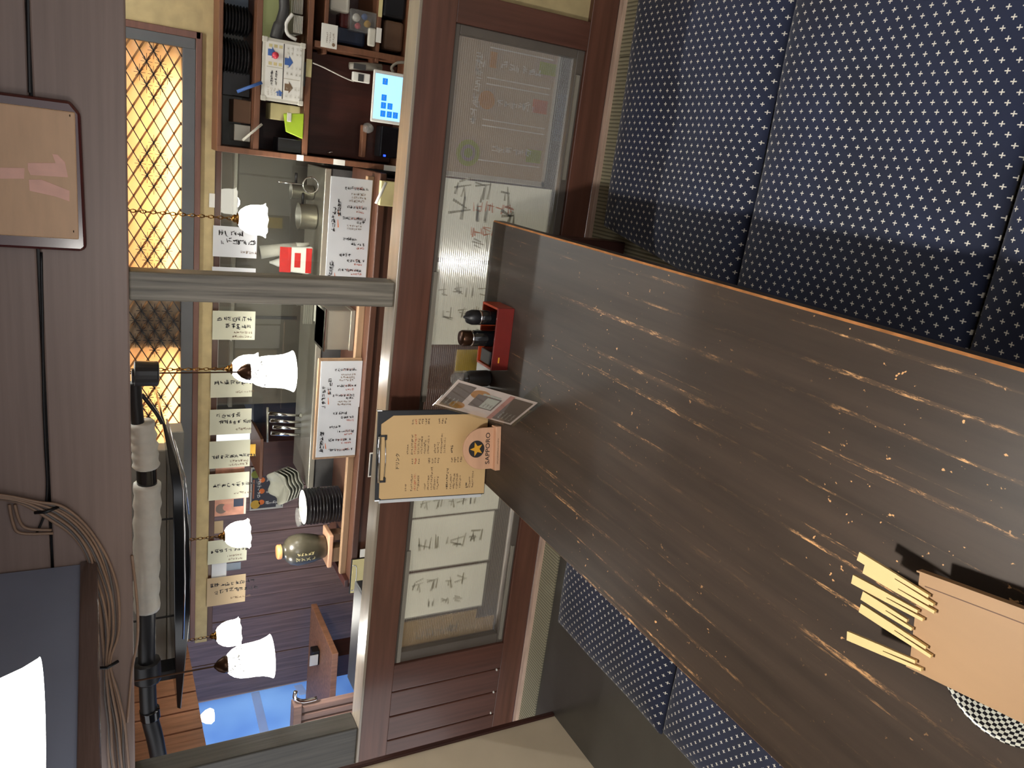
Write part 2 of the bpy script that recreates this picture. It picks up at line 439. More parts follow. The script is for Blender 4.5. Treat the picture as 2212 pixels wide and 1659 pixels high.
# scribbled brush writing: glyphs too blurred to read in the photograph
class Sheet:
    """flat sheet: origin o (upper left corner), right a, down b (unit vectors), normal n"""
    def __init__(s, o, a, b, n): s.o, s.a, s.b, s.n = map(Vector, (o, a, b, n))
    def p(s, u, v, h=.0012): return s.o+s.a*u+s.b*v+s.n*h
    def stroke(s, mb, u0, v0, u1, v1, w0, w1, mi):
        d = Vector((u1-u0, v1-v0)); L = d.length or 1; q = Vector((-d.y, d.x))/L
        mb.poly([s.p(u0+q.x*w0, v0+q.y*w0), s.p(u0-q.x*w0, v0-q.y*w0), s.p(u1-q.x*w1, v1-q.y*w1), s.p(u1+q.x*w1, v1+q.y*w1)], mi)
    def glyph(s, mb, u, v, h, rnd, mi, wt=.075):
        for _ in range(rnd.choice((3, 4, 5, 5, 6))):
            if rnd.random() < .5: c = (rnd.uniform(.0, .3), rnd.uniform(.05, .95)); e = (rnd.uniform(.6, 1), c[1]+rnd.uniform(-.2, .15))
            else: c = (rnd.uniform(.1, .9), rnd.uniform(0, .35)); e = (c[0]+rnd.uniform(-.35, .3), rnd.uniform(.6, 1))
            s.stroke(mb, u+c[0]*h, v+c[1]*h, u+e[0]*h, v+e[1]*h, wt*h*rnd.uniform(.7, 1.3), wt*h*rnd.uniform(.2, .8), mi)
    def line(s, mb, u, v, n, h, rnd, mi=0, vert=True, step=1.08, wt=.075):
        for i in range(n):
            k = i*h*step; j = rnd.uniform(-.08, .08)*h
            s.glyph(mb, u+(j if vert else k), v+(k if vert else j), h*rnd.uniform(.85, 1.1), rnd, mi, wt)
    def rect(s, mb, u0, v0, u1, v1, mi, h=.0008):
        mb.poly([s.p(u0, v0, h), s.p(u0, v1, h), s.p(u1, v1, h), s.p(u1, v0, h)], mi)
    def disc(s, mb, u, v, r, mi, h=.0008, n=18, sy=1):
        mb.poly([s.p(u+r*math.cos(2*math.pi*k/n), v+r*sy*math.sin(2*math.pi*k/n), h) for k in range(n)], mi)
def sheet_rect(px, Y):
    X0, X1, Z0, Z1 = rc(*px, Y)
    return Sheet((X0, Y, Z1), (1, 0, 0), (0, 0, -1), (0, -1, 0)), X1-X0, Z1-Z0
def text(name, body, size, mat, sh, u, v, parent, extr=.0002, align='CENTER', sx=1.0):
    cu = bpy.data.curves.new(name, 'FONT'); cu.body = body; cu.size = size; cu.align_x = align; cu.extrude = extr; cu.resolution_u = 3
    o = bpy.data.objects.new(name, cu); COL.objects.link(o)
    bpy.context.view_layer.update()
    me = bpy.data.meshes.new_from_object(o.evaluated_get(bpy.context.evaluated_depsgraph_get()))
    bpy.data.objects.remove(o)
    p = sh.p(u, v, .0012)
    for vt in me.vertices: vt.co = sh.a*(vt.co.x*sx)-sh.b*vt.co.y+sh.n*vt.co.z
    me.materials.clear(); me.materials.append(MATS[mat])
    t = bpy.data.objects.new(name, me); COL.objects.link(t); t.location = p
    attach(t, parent); return t
# ================================================================= setting: our booth
D = 1.858                 # front of the partition between booth and aisle
F = 3.45                  # kitchen front across the aisle
rnd = random.Random(7)

fl = box('floor', -2.3, 1.12, -1.0, D, -.04, 0, 'dark_floor', kind='structure')
for a in ((-.78, .30, .25, 1.842), (.302, 1.055, .25, 1.842), (-2.28, -.782, 1.757, 1.842)):
    box('tatami_mat', *a, 0, .005, 'tatami', fl)
box('aisle_floor', -4.6, 2.2, D+.06, 5.6, -.5, -.45, 'aisle_floor', kind='structure')
box('floor_edge', -2.3, 1.12, D+.01, D+.06, -.45, 0, 'darkwood', kind='structure')

# partition: rails, stiles and one long ribbed pane
wf = thing('wall_front', (-.6, D, 0), kind='structure')
box('top_rail', -2.30, 1.05, D, D+.05, .472, .562, 'frame', wf, .002)
box('rail_cap', -2.30, 1.05, D-.004, D+.07, .562, .570, 'rail_top', wf, .0015)
box('bottom_rail', -2.30, 1.05, D+.004, D+.046, .016, .095, 'frame', wf, .002)
box('stile', .302, .372, D+.002, D+.048, .095, .472, 'frame_v', wf, .002)
box('stile', .50, .56, D+.002, D+.048, .095, .472, 'frame_v', wf, .002)
box('plaster_infill', .372, .50, D+.02, D+.04, .095, .472, 'plaster', wf)
for i, (a, b) in enumerate(((-1.60, -1.505), (-1.69, -1.603), (-1.78, -1.693), (-2.30, -1.783))):
    box('stile', a, b, D+.002, D+.048, .095, .472, 'frame_v', wf, .003)
# dark glazing bead round the pane
for a in ((-1.505, .302, .455, .472), (-1.505, .302, .095, .118), (-1.505, -1.470, .118, .455), (.280, .302, .118, .455)):
    box('glazing_bead', a[0], a[1], D+.012, D+.04, a[2], a[3], 'bead', wf, .002)
box('glazing_bead', -1.50, -1.12, D+.006, D+.012, .452, .464, 'grey_duct', wf)
box('glazing_bead', -.66, -.30, D+.006, D+.012, .452, .464, 'grey_duct', wf)
for a, b in ((-1.49, -1.15), (-.03, .24)):
    box('glazing_bead', a, b, D+.006, D+.012, .104, .114, 'grey_duct', wf)
mb = MB(); n = 58; z0, z1 = .116, .457; per = (z1-z0)/n; prof = []
for i in range(n):
    for k in range(5):
        prof.append((z0+per*(i+k/5), .0032*math.sin(math.pi*k/5)))
prof.append((z1, 0))
xs = (-1.472, .282)
for x in xs: mb.v += [(x, D+.030-h, z) for z, h in prof]
for i in range(len(prof)-1):
    mb.f.append([i, i+1, i+1+len(prof), i+len(prof)]); mb.m.append(0)
mb.build('ribbed_pane', 'ribbed', wf, smooth=True)
for z in (.150, .118, .086): # brads on the left stile's foot
    p = PY(1100, {.150: 1441, .118: 1487, .086: 1530}[z], D)
    MB().lathe([(.0, 0), (.004, 0), (.004, .003), (0, .004)], n=8).build('nail_head', 'white', wf, loc=(0, 0, 0)).location = Vector((p.x, D+.001, .108))-Vector(wf['_w'])
box('sill_strip', -2.30, 1.05, 1.842, D+.004, 0, .016, 'sill', kind='structure', bevel=.001)

# beam over the opening: two planks with an open joint
bj = PY(80, 500, D).z
bm_ = thing('trim_1', (-.4, D, 1.18), kind='structure')
box('plank', -1.9, 1.1, D, D+.11, 1.181, bj-.003, 'beam', bm_, .004)
box('plank', -1.9, 1.1, D+.004, D+.11, bj+.003, 1.95, 'beam', bm_, .004)
box('joint_light_stop', -1.9, 1.1, D+.03, D+.10, bj-.02, bj+.02, 'black', bm_)  # added to stop light leaking through the open joint
# post and left jamb of the opening
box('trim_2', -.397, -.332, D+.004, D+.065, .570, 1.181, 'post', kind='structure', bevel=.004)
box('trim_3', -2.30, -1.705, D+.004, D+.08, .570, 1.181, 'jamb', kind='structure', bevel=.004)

# low cream partition on the left and its cap
wl = box('wall_left', -1.72, -1.652, -1.0, 1.652, 0, 1.95, 'cream_wall', kind='structure')
box('corner_trim', -1.725, -1.644, 1.652, 1.668, 0, 1.95, 'darkwood', wl, .003)
# right wall and ceiling of the booth, which is open behind the viewer
box('wall_right', 1.06, 1.12, -1.0, D, 0, 1.95, 'cream_wall', kind='structure')
box('ceiling', -1.9, 1.12, -1.0, D+.11, 1.951, 2.0, 'darkwood', kind='structure')
# slate panel hung at right angles to the beam, with its lacquered lower edge
sp = box('trim_4', -1.10, -1.03, -.4, D-.006, 1.292, 1.95, 'slate_panel', kind='structure')
box('lower_edge', -1.115, -1.022, -.4, D-.006, 1.256, 1.292, 'edge_gloss', sp, .003)

# ================================================================= table and what stands on it
TZ = .355
tb = thing('low_table', (-.483, .75, .0), 'long low table of dark worn lacquered wood with tan chipped edges', 'table')
x0, x1, y0, y1, c = -.820, -.147, -.32, 1.777, .0035
mb = MB()
def ringpts(e, z): return [(x0+e, y0+e, z), (x1-e, y0+e, z), (x1-e, y1-e, z), (x0+e, y1-e, z)]
mb.v += ringpts(0, TZ-.032)+ringpts(0, TZ-c)+ringpts(c, TZ)
mb.f.append([3, 2, 1, 0]); mb.m.append(0)
for k in range(4):
    j = (k+1) % 4
    mb.f += [[k, j, 4+j, 4+k], [4+k, 4+j, 8+j, 8+k]]; mb.m += [0, 1]
mb.f.append([8, 9, 10, 11]); mb.m.append(0)
mb.build('tabletop', ['table', 'copper_edge'], tb)
for x in (-.80, -.225):
    for y in (-.28, 1.68): box('leg', x, x+.058, y, y+.058, .005 if x > -.78 else .0, TZ-.032, 'darkwood', tb, .003)
box('apron', -.79, -.178, 1.69, 1.71, TZ-.085, TZ-.032, 'darkwood', tb)
box('apron', -.79, -.178, -.25, -.23, TZ-.085, TZ-.032, 'darkwood', tb)

# --- clipboard with the drinks menu, leaning at the far end
bl = PZ(1052, 1071, TZ+.002); br = PZ(1062, 895, TZ+.002); Yc = (bl.y+br.y)/2+.005
a = Vector((br.x-bl.x, br.y-bl.y, 0)); wid = a.length; a.normalize()
tl = PY(818, 1100, Yc+.035); hgt = (tl.z-TZ)
up_ = Vector((-a.y*0, .11, 1)).normalized(); up_ = (up_-a*up_.dot(a)).normalized(); nrm = a.cross(up_)   # towards the camera
if nrm.y > 0: nrm = -nrm
cb = thing('drinks_menu', (bl+br)/2, 'brown drinks menu on a black clipboard standing at the far table end', 'menu')
org = Vector((bl.x, Yc, TZ))-a*.004
hh = hgt/up_.z*1.05
MB().obox(org, a*(wid+.012), up_*hh, -nrm*.004).build('board', 'black', cb, bevel=.0015)
po = org+a*.003+up_*.002+nrm*.0006; pw, ph = wid-.004, hh-.012
cr = .03
MB().prism([po, po+a*pw, po+a*pw+up_*(ph-cr), po+a*(pw-cr*.7)+up_*ph, po+a*.004+up_*ph, po+up_*(ph-.006)], nrm*.0008).build('sheet', 'menu_tan', cb)
sh = Sheet(po+up_*ph+nrm*.0009, a, -up_, nrm)
text('heading', 'ドリンク', .011, 'ink', sh, pw*.45, ph*.17, cb)
mb = MB(); r2 = random.Random(3)
def mline(u, v, n, h, mi, wt=.06): sh.line(mb, u, v, n, h, r2, mi, False, .95, wt)
for u0, rows in ((.08, ((.23, 4, 1), (.285, 9, 1), (.315, 9, 2), (.345, 8, 1), (.41, 4, 1), (.44, 8, 1), (.47, 12, 1), (.50, 7, 1), (.53, 7, 1), (.62, 11, 0), (.655, 8, 1), (.685, 8, 1), (.715, 8, 1), (.745, 7, 1), (.81, 3, 0), (.84, 6, 1), (.87, 9, 1))),
                 (.53, ((.235, 5, 1), (.275, 10, 1), (.305, 10, 2), (.335, 8, 1), (.365, 9, 1), (.395, 7, 1), (.425, 9, 1), (.49, 5, 1), (.52, 6, 1), (.55, 10, 1), (.58, 8, 1), (.65, 4, 0)))):
    for v, nn, k in rows:
        mline(pw*u0, ph*v, nn, .0054, {0: 0, 1: 1, 2: 2}[k], .09 if k == 0 else .06)
        if k and nn > 5: mline(pw*(u0+.33 if u0 < .5 else u0+.36), ph*v, 3, .0052, 2 if k == 2 else 1, .08)
mb.build('lettering', ['ink', 'ink_soft', 'ink_red'], cb, fix=False)
# clip: chrome bar and two black feet
ct = org+up_*(hh-.006)+nrm*.004
MB().tube([ct+a*(wid*.22)+nrm*.002, ct+a*(wid*.76)+nrm*.002], .0035, 8).tube([ct+a*(wid*.22)-up_*.014, ct+a*(wid*.49)-up_*.017, ct+a*(wid*.76)-up_*.014], .0014, 6).build('clip_bar', 'chrome', cb, smooth=True)
for k in (.22, .72):
    MB().obox(ct+a*(wid*k)-up_*.018-nrm*.002, a*.012, up_*.005, nrm*.004).obox(ct+a*(wid*(k if k < .5 else k+.035))-up_*.018-nrm*.002, a*.0045, up_*.018, nrm*.004).build('clip_foot', 'black', cb)
for k in (0, 1):
    MB().obox(org+a*((wid+.012)*k-.002)+up_*(hh-.012)-nrm*.005, a*.004, up_*.014, nrm*.007).build('corner_guard', 'chrome', cb, bevel=.001)
# second clipboard of loose sheets right behind it
lb = thing('spare_menu', org-nrm*.016, 'clipboard of white sheets tucked behind the brown drinks menu', 'menu')
MB().obox(org-a*.006-nrm*.014+up_*.002, a*(wid+.008), up_*(hh-.006), -nrm*.003).build('board', 'black', lb)
MB().obox(org-a*.010-nrm*.0105+up_*.006, a*(wid*.9), up_*(hh-.018), nrm*.003).build('sheet', 'paper_white', lb)

# --- wooden arched table sign with the star
b0, b1 = PZ(1080, 1016, TZ), PZ(1083, 921, TZ)
a = Vector((b1.x-b0.x, b1.y-b0.y, 0)); sw = a.length; a.normalize(); nn = Vector((a.y, -a.x, 0)); upz = Vector((0, 0, 1))
if nn.y > 0: nn = -nn
st = thing('beer_sign', (b0+b1)/2, 'small arched wooden table sign with a gold star in a black disc', 'sign')
MB().obox(b0, a*sw, -nn*.026, upz*.014).build('base', 'wood_stand', st, bevel=.001)
Hs = .098
arch = []
iw = sw*.94; o0 = b0+a*(sw*.03)-nn*.012+upz*.014
R_ = iw/2; Zs = Hs-.014-R_
arch = [o0, o0+a*iw]+[o0+a*(R_+R_*math.cos(t))+upz*(Zs+R_*math.sin(t)) for t in np.linspace(0, math.pi, 21)]
MB().prism(arch, -nn*.006).build('board', 'wood_stand', st, bevel=.0008)
sh = Sheet(o0+upz*(Hs-.014), a, -upz, nn)
mb = MB(); cu_, cv_ = iw*.5, (Hs-.014)*.43; rr = iw*.205
sh.disc(mb, cu_, cv_, rr, 0, .0006, 28)
pts = [sh.p(cu_+rr*(.86 if k % 2 == 0 else .36)*math.sin(math.pi*k/5), cv_-rr*(.86 if k % 2 == 0 else .36)*math.cos(math.pi*k/5), .0011) for k in range(10)]
ce = sh.p(cu_, cv_, .0011)
for k in range(10): mb.poly([ce, pts[k], pts[(k+1) % 10]], 1)
mb.build('emblem', ['ink', 'gold'], st, fix=False)
text('lettering', 'SAPPORO', .0165, 'ink', sh, iw*.5, (Hs-.014)*.86, st, sx=1.12)
mb = MB(); shb = Sheet(b0+upz*.014, a, -upz, nn)
shb.line(mb, sw*.15, .0045, 22, .0032, r2, 0, False, .95); mb.build('fine_print', 'ink_soft', st, fix=False)

# --- acrylic stand with a flyer, turned aside and leaning
BL, BR = PZ(1108, 922, TZ+.001), PZ(1170, 872, TZ+.001)
e = BR-BL
best = None
for z in np.linspace(TZ+.06, TZ+.22, 161):
    q = PZ(935, 875, z)
    err = abs((q-BL).normalized().dot(e.normalized()))
    if best is None or err < best[0]: best = (err, q)
TL = best[1]; upv = TL-BL; n2 = e.cross(upv).normalized()
if n2.dot(Vector((0, 0, CAMH))-BL) < 0: n2 = -n2
fy = thing('flyer_stand', (BL+BR)/2, 'clear acrylic stand with a printed flyer, beside the condiment tray', 'flyer stand')
back = Vector((-n2.x, -n2.y, 0)).normalized()
MB().obox(BL, e, upv, n2*.0018).obox(BL, e, back*.045, Vector((0, 0, .0018))).build('stand', 'acrylic', fy)
po = BL+e*.03+upv*.04-n2*.0012
MB().obox(po, e*.94, upv*.94, -n2*.0012).build('flyer', 'flyer', fy)
eL, uL = e.length*.94, upv.length*.94
sh = Sheet(po+upv*.94, e.normalized(), -upv.normalized(), n2)
mb = MB()
sh.rect(mb, eL*.06, uL*.03, eL*.94, uL*.25, 0, .0006)
sh.rect(mb, eL*.06, uL*.72, eL*.94, uL*.97, 0, .0006)
sh.rect(mb, eL*.02, uL*.66, eL*.98, uL*.72, 1, .0007)
sh.rect(mb, eL*.30, uL*.33, eL*.76, uL*.63, 0, .0006)
sh.rect(mb, eL*.34, uL*.46, eL*.72, uL*.61, 2, .0009)
sh.disc(mb, eL*.74, uL*.36, eL*.16, 3, .0005)
sh.disc(mb, eL*.2, uL*.22, eL*.13, 3, .0008)
for k in range(5): sh.disc(mb, eL*.80, uL*(.40+.045*k), eL*.035, 2, .001, 10)
for v in (.07, .12, .17, .76, .81, .86, .91): sh.line(mb, eL*.14, uL*v, 8, .0048, r2, 2, False, 1)
for v in (.49, .53, .57): sh.line(mb, eL*.38, uL*v, 5, .004, r2, 0, False, 1)
mb.build('print', ['flyer_brown', 'flyer_rose', 'offwhite', 'amber_ink'], fy, fix=False)

# --- red lacquer condiment tray with bottles
f0, f1 = PZ(1096, 800, TZ), PZ(1112, 667, TZ)
a = Vector((f1.x-f0.x, f1.y-f0.y, 0)); cw_ = a.length; a.normalize(); nn = Vector((a.y, -a.x, 0))
if nn.y > 0: nn = -nn
bk = -nn; dp = .085; ht = .045; th = .005
ct_ = thing('condiment_tray', f0+a*cw_/2+bk*dp/2, 'red and black lacquered condiment tray at the far right of the table', 'tray')
MB().obox(f0, a*cw_, bk*th, upz*ht).build('front_panel', 'lacquer_red', ct_, bevel=.0008)
MB().obox(f0+bk*(dp-th), a*cw_, bk*th, upz*ht).build('back_panel', 'lacquer_orange', ct_, bevel=.0008)
MB().obox(f0+bk*th, a*th, bk*(dp-2*th), upz*ht).build('side_panel', 'lacquer_orange', ct_)
MB().obox(f0+bk*th+a*(cw_-th), a*th, bk*(dp-2*th), upz*ht*1.0).build('side_panel', 'lacquer_orange', ct_)
MB().obox(f0+bk*th+a*th, a*(cw_-2*th), bk*(dp-2*th), upz*.004).build('bottom_panel', 'black', ct_)
MB().obox(f0+a*(cw_*.12)+upz*.026-bk*.0006, a*.014, bk*.001, upz*.0035).build('gold_mark', 'gold', ct_)
def tray_p(s, t): return f0+a*(cw_*s)+bk*(dp*t)+upz*.0042
def bottle(name, p, prof_b, prof_c, ring, mb_, mc_, label, cat):
    t = thing(name, p, label, cat)
    MB().lathe(prof_b, p, 20).build('body', mb_, t, smooth=True)
    MB().lathe(ring, p, 20).build('neck_ring', 'chrome', t, smooth=True)
    MB().lathe(prof_c, p, 20).build('cap', mc_, t, smooth=True)
    return t
bottle('soy_sauce_bottle', tray_p(.80, .45), [(0, 0), (.017, 0), (.018, .004), (.018, .062), (.016, .068)], [(.0175, .072), (.0185, .076), (.0185, .090), (.014, .102), (.004, .106), (.003, .111), (0, .112)],
       [(.0165, .067), (.0185, .068), (.0185, .072), (.0165, .073)], 'black_gloss', 'black', 'dark sauce bottle with a rounded black cap in the red tray', 'bottle')
bottle('sauce_bottle', tray_p(.46, .5), [(0, 0), (.019, 0), (.020, .004), (.020, .078), (.018, .082)], [(.0185, .086), (.0195, .088), (.0195, .107), (.017, .112), (0, .113)],
       [(.018, .081), (.0198, .082), (.0198, .086), (.018, .087)], 'black_gloss', 'bronze', 'dark green sauce bottle with a flat brown cap in the red tray', 'bottle')
MB().obox(tray_p(.06, .15), a*(cw_*.22), bk*(dp*.6), upz*.042).build('seasoning_box', 'black', label='small black box at the left end of the red tray', cat='box', bevel=.002)
# toothpick jar behind the flyer
tp = PZ(1062, 822, TZ+.0005)+Vector((0, .02, 0))
tj = thing('toothpick_jar', tp, 'small grey glass jar with a domed lid behind the flyer stand', 'jar')
MB().lathe([(0, 0), (.019, 0), (.021, .004), (.021, .055), (.018, .062)], tp, 20).build('body', 'dark_grey', tj, smooth=True)
MB().lathe([(.0185, .062), (.0215, .064), (.0215, .070), (.019, .072), (.021, .078), (.020, .092), (.012, .101), (0, .103)], tp, 20).build('lid', 'clear_plastic', tj, smooth=True)
tp2 = tp+Vector((-.052, .012, 0))
MB().lathe([(0, 0), (.022, 0), (.024, .005), (.024, .05), (.02, .056), (0, .056)], tp2, 18).build('pepper_pot', 'black', label='short black pot in the shadow behind the flyer', cat='pot', smooth=True)

# --- chopsticks box on a chequered bowl in the foreground
bc = PZ(2150, 1400, TZ)
bc = Vector((-.462, .352, TZ+.0005))
mb = MB()
prof_ = [(.028, 0), (.030, .003), (.044, .010), (.062, .026), (.070, .042), (.0715, .044), (.070, .0445), (.066, .040), (.052, .022), (.030, .010), (0, .008)]
mb.lathe(prof_, bc, 48)
bw = mb.build('bowl', 'check', label='round black and white chequered bowl under the chopsticks box', cat='bowl', smooth=True)
uvl = bw.data.uv_layers.new(name='UVMap')
for pl in bw.data.polygons:
    for li in pl.loop_indices:
        co = bw.data.vertices[bw.data.loops[li].vertex_index].co
        an = math.atan2(co.y, co.x)/(2*math.pi)*84
        if pl.center.y < 0 and abs(pl.center.x) < 1e9 and an < 0: an += 84
        if pl.center.x < 0 and abs(pl.center.y) < .006 and an < 1: an = 42 if an < 43 else an
        uvl.data[li].uv = (an, math.hypot(co.x, co.y)*330+co.z*90)
HB = TZ+.056
q0, q1 = PZ(1957, 1440, HB), PZ(1980, 1232, HB)      # far edge of the box, left to right
a = (q1-q0); bw_ = a.length; a.normalize()
dv = (PZ(2212, 1310, HB)-q1); dv = (dv-a*dv.dot(a)).normalized()     # towards the viewer
cbx = thing('chopsticks_box', (q0+q1)/2+dv*.1-upz*.01, 'flat tan box holding disposable chopsticks, laid across the bowl', 'box')
BLn = .215; bt = .0105
MB().obox(q0-upz*bt, a*bw_, dv*BLn, upz*.0015).build('bottom_panel', 'box_tan', cbx)
for k in (0, bw_-.002): MB().obox(q0-upz*(bt-.0015)+a*k, a*.002, dv*BLn, upz*(bt-.0015)).build('side_panel', 'box_tan', cbx)
MB().obox(q0-upz*.0012+a*.002+dv*.004, a*(bw_-.004), dv*(BLn-.004), upz*.0012).build('top_panel', 'box_tan', cbx)
MB().obox(q0+a*(bw_*.87)+dv*.012, a*.0011, dv*.19, upz*.0003).build('fold_line', 'box_line', cbx)
# six unsplit pairs, wide joined heads out, split tips inside
heads = [((1858, 1200), (2008, 1292)), ((1870, 1228), (2010, 1308)), ((1845, 1250), (1985, 1325)), ((1866, 1285), (1962, 1345)), ((1862, 1312), (2003, 1403)), ((1834, 1372), (1981, 1434))]
lbls = ['rightmost pale pair of disposable chopsticks sticking out of the tan box', 'second pair of chopsticks from the right, tucked under the first', 'third chopstick pair from the right, reaching out furthest of the middle ones',
        'fourth chopstick pair from the right, shorter and half hidden', 'fifth chopstick pair from the right, slanting to the left', 'leftmost pair of chopsticks, lying apart from the others']
for i, (hp, tpx) in enumerate(heads):
    zt, zh = HB+.0022, HB+.006-.0006*i
    p, q = PZ(*hp, zh), PZ(*tpx, zt)
    d = (q-p); L = d.length; d.normalize(); s = d.cross(upz).normalized(); w = .0058; hgh = .0042
    u3 = s.cross(d).normalized()
    if u3.z < 0: u3 = -u3
    mb = MB()
    mb.obox(p-s*w, s*(2*w), d*(L*.55), u3*hgh)
    for sg in (-1, 1):
        base = p+d*(L*.55)+s*(sg*w*.53)
        mb.prism([base-s*w*.45, base+s*w*.45, base+d*(L*.45+.008*(sg > 0))+s*w*.33, base+d*(L*.45+.008*(sg > 0))-s*w*.33], u3*hgh)
    mb.build('disposable_chopsticks', 'chopstick', label=lbls[i], cat='chopsticks', group='chopsticks in the tan box')

# ================================================================= cushions
def cushion(x0, x1, y0, y1, label, seed, zb=.005, h=.062, skew=0):
    rn = random.Random(seed); N = 22; mb = MB()
    cx, cy, hx, hy = (x0+x1)/2, (y0+y1)/2, (x1-x0)/2, (y1-y0)/2
    def surf(s, t, top):
        e = 1-max(abs(s), abs(t))**7
        e2 = (1-abs(s)**4)*(1-abs(t)**4)
        dim = .012*math.exp(-((s*.9)**2+(t*.9)**2)*14)
        z = zb+h*.5+(h*.5)*(max(0, e)**.4*(.62+.38*e2**.5))*(1 if top else -1)
        if top: z -= dim+.002*math.sin(5*s+seed)*math.cos(4*t+1.3*seed)
        else: z = max(zb, z)
        pin = 1-.010*(1-abs(t)**2)*abs(s)**3
        pin2 = 1-.008*(1-abs(s)**2)*abs(t)**3
        return (cx+hx*s*pin+skew*(t+1)/2*(1-s)/2, cy+hy*t*pin2, z)
    g = [math.sin(math.pi/2*(2*i/N-1)) for i in range(N+1)]
    for top in (True, False):
        k = len(mb.v)
        mb.v += [surf(s, t, top) for t in g for s in g]
        for j in range(N):
            for i in range(N):
                q = [k+j*(N+1)+i, k+j*(N+1)+i+1, k+(j+1)*(N+1)+i+1, k+(j+1)*(N+1)+i]
                mb.f.append(q if top else q[::-1]); mb.m.append(0)
    o = mb.build('floor_cushion', 'cushion', smooth=True, loc=(cx, cy, zb), label=label, cat='cushion', group='navy cushions beside the table', fix=False)
    return o
cushion(-.235, .435, 1.216, 1.742, 'navy cushion with white crosses right of the table, next to the partition', 1, skew=.10)
cushion(-.235, .435, .700, 1.214, 'navy cushion with white crosses right of the table, dimpled middle one of the row', 2)
cushion(-.235, .435, .185, .697, 'navy cushion with white crosses right of the table, nearest the camera', 3)
cushion(-1.312, -.75, 1.165, 1.668, 'navy cushion with white crosses left of the table, next to the partition', 4, 0)
cushion(-1.300, -.75, .650, 1.160, 'navy cushion with white crosses left of the table, cut by the frame', 5, 0)

# ================================================================= pendant lamps
def make_bell(s=1.0):
    t = thing('pendant_lamp', (0, 0, 0))
    prof = [(.0700, 0), (.0690, .001), (.0635, .012), (.0575, .030), (.0545, .055), (.0535, .080), (.0510, .100), (.0440, .120), (.0330, .134), (.0240, .140)]
    inn = [(r-.0022, z+.0006) for r, z in prof[::-1]]
    MB().lathe(prof+inn+[prof[0]], n=40).build('shade', 'shade_bell', t, smooth=True, loc=(0, 0, 0))
    MB().lathe([(.026, .136), (.028, .140), (.026, .150), (.018, .166), (.009, .174), (.005, .178), (0, .178)], n=20).build('cap', 'bronze', t, smooth=True, loc=(0, 0, 0))
    MB().lathe([(0, .052), (.014, .056), (.020, .068), (.020, .080), (.012, .100), (.010, .128), (0, .128)], n=16).build('bulb', 'bulb', t, smooth=True, loc=(0, 0, 0))
    return t
def make_tulip():
    t = thing('pendant_lamp', (0, 0, 0))
    def wav(r, z, a, j):
        k = max(0, 1-z/.05); return r*(1+.035*k*math.cos(9*a)), z-.0016*k*math.cos(9*a)
    prof = [(.0650, 0), (.0600, .006), (.0570, .018), (.0575, .034), (.0560, .052), (.0490, .072), (.0360, .090), (.0200, .100)]
    inn = [(r-.0022, z+.0006) for r, z in prof[::-1]]
    MB().lathe(prof+inn+[prof[0]], n=45, wav=wav).build('shade', 'shade_tulip', t, smooth=True, loc=(0, 0, 0))
    MB().lathe([(.022, .097), (.023, .102), (.014, .106), (.016, .112), (.010, .120), (.004, .126), (0, .126)], n=16).build('cap', 'brass', t, smooth=True, loc=(0, 0, 0))
    MB().lathe([(0, .030), (.014, .036), (.018, .048), (.012, .070), (.009, .092), (0, .092)], n=12).build('bulb', 'bulb', t, smooth=True, loc=(0, 0, 0))
    return t
def cord(t, top, kind):
    w = Vector(t.location); z0 = .176 if kind == 'bell' else .124
    H_ = top-w.z
    if kind == 'bell':
        MB().tube([(0, 0, z0), (.0008, 0, z0+(H_-z0)*.5), (0, 0, H_)], .0028, 6).build('cord', 'bronze', t, loc=(0, 0, 0)).location = (0, 0, 0)
    else:
        mb = MB(); n = int((H_-z0)/.0165)
        for i in range(n):
            z = z0+.006+i*.0165; hor = i % 2
            pts = [(.006*math.cos(q)*(1-hor), .006*math.cos(q)*hor, z+.0115*math.sin(q)) for q in np.linspace(0, 2*math.pi, 7)]
            mb.tube(pts, .0019, 4, caps=False)
        mb.build('chain', 'brass', t, loc=(0, 0, 0)).location = (0, 0, 0)
def lampat(proto, first, loc, label, kind, power, top=1.9, group=None, color=(1, .965, .90), size=.03):
    t = proto
    t.location = loc
    for k in ('_w',):
        if k in t: t[k] = (0, 0, 0)
    t['label'] = label; t['category'] = 'lamp'
    if group: t['group'] = group
    L = bpy.data.lights.new('lamp_light', 'POINT'); L.energy = power; L.color = color; L.shadow_soft_size = size
    o = bpy.data.objects.new('lamp_light', L); COL.objects.link(o); o.parent = t; o.location = (0, 0, .022 if kind == 'bell' else .012)
    return t
bell = make_bell(); tul = make_tulip()
bpy.context.view_layer.update()
BELLS = [(Vector((-.487, .590, 1.295)), 'large glowing bell lamp hanging over the table, cut by the frame', 26.0),
         (PY(632, 802, 2.52), 'bell-shaped glass lamp with a bronze cap in the middle of the aisle', 9.0),
         (PY(586, 1417, 2.22), 'bell-shaped glass lamp with a bronze cap at the left, before the dark planks', 9.0)]
TUL = [(PY(572, 477, 3.13), 'ruffled glass lamp on a brass chain nearest the shelf, in front of a paper menu', 8.0),
       (PY(556, 796, 3.13), 'ruffled glass lamp half hidden behind the middle bell lamp', 8.0),
       (PY(537, 1152, 3.13), 'ruffled glass lamp on a brass chain above the stoneware jar', 8.0),
       (PY(517, 1365, 3.13), 'small ruffled glass lamp just behind the left bell lamp', 4.0)]
made = []
bells = [bell]+[copy_tree(bell) for _ in BELLS[1:]]; tuls = [tul]+[copy_tree(tul) for _ in TUL[1:]]
for i, (p, lb_, pw_) in enumerate(BELLS): made.append((lampat(bells[i], i == 0, p, lb_, 'bell', pw_, group='bell lamps'), 'bell'))
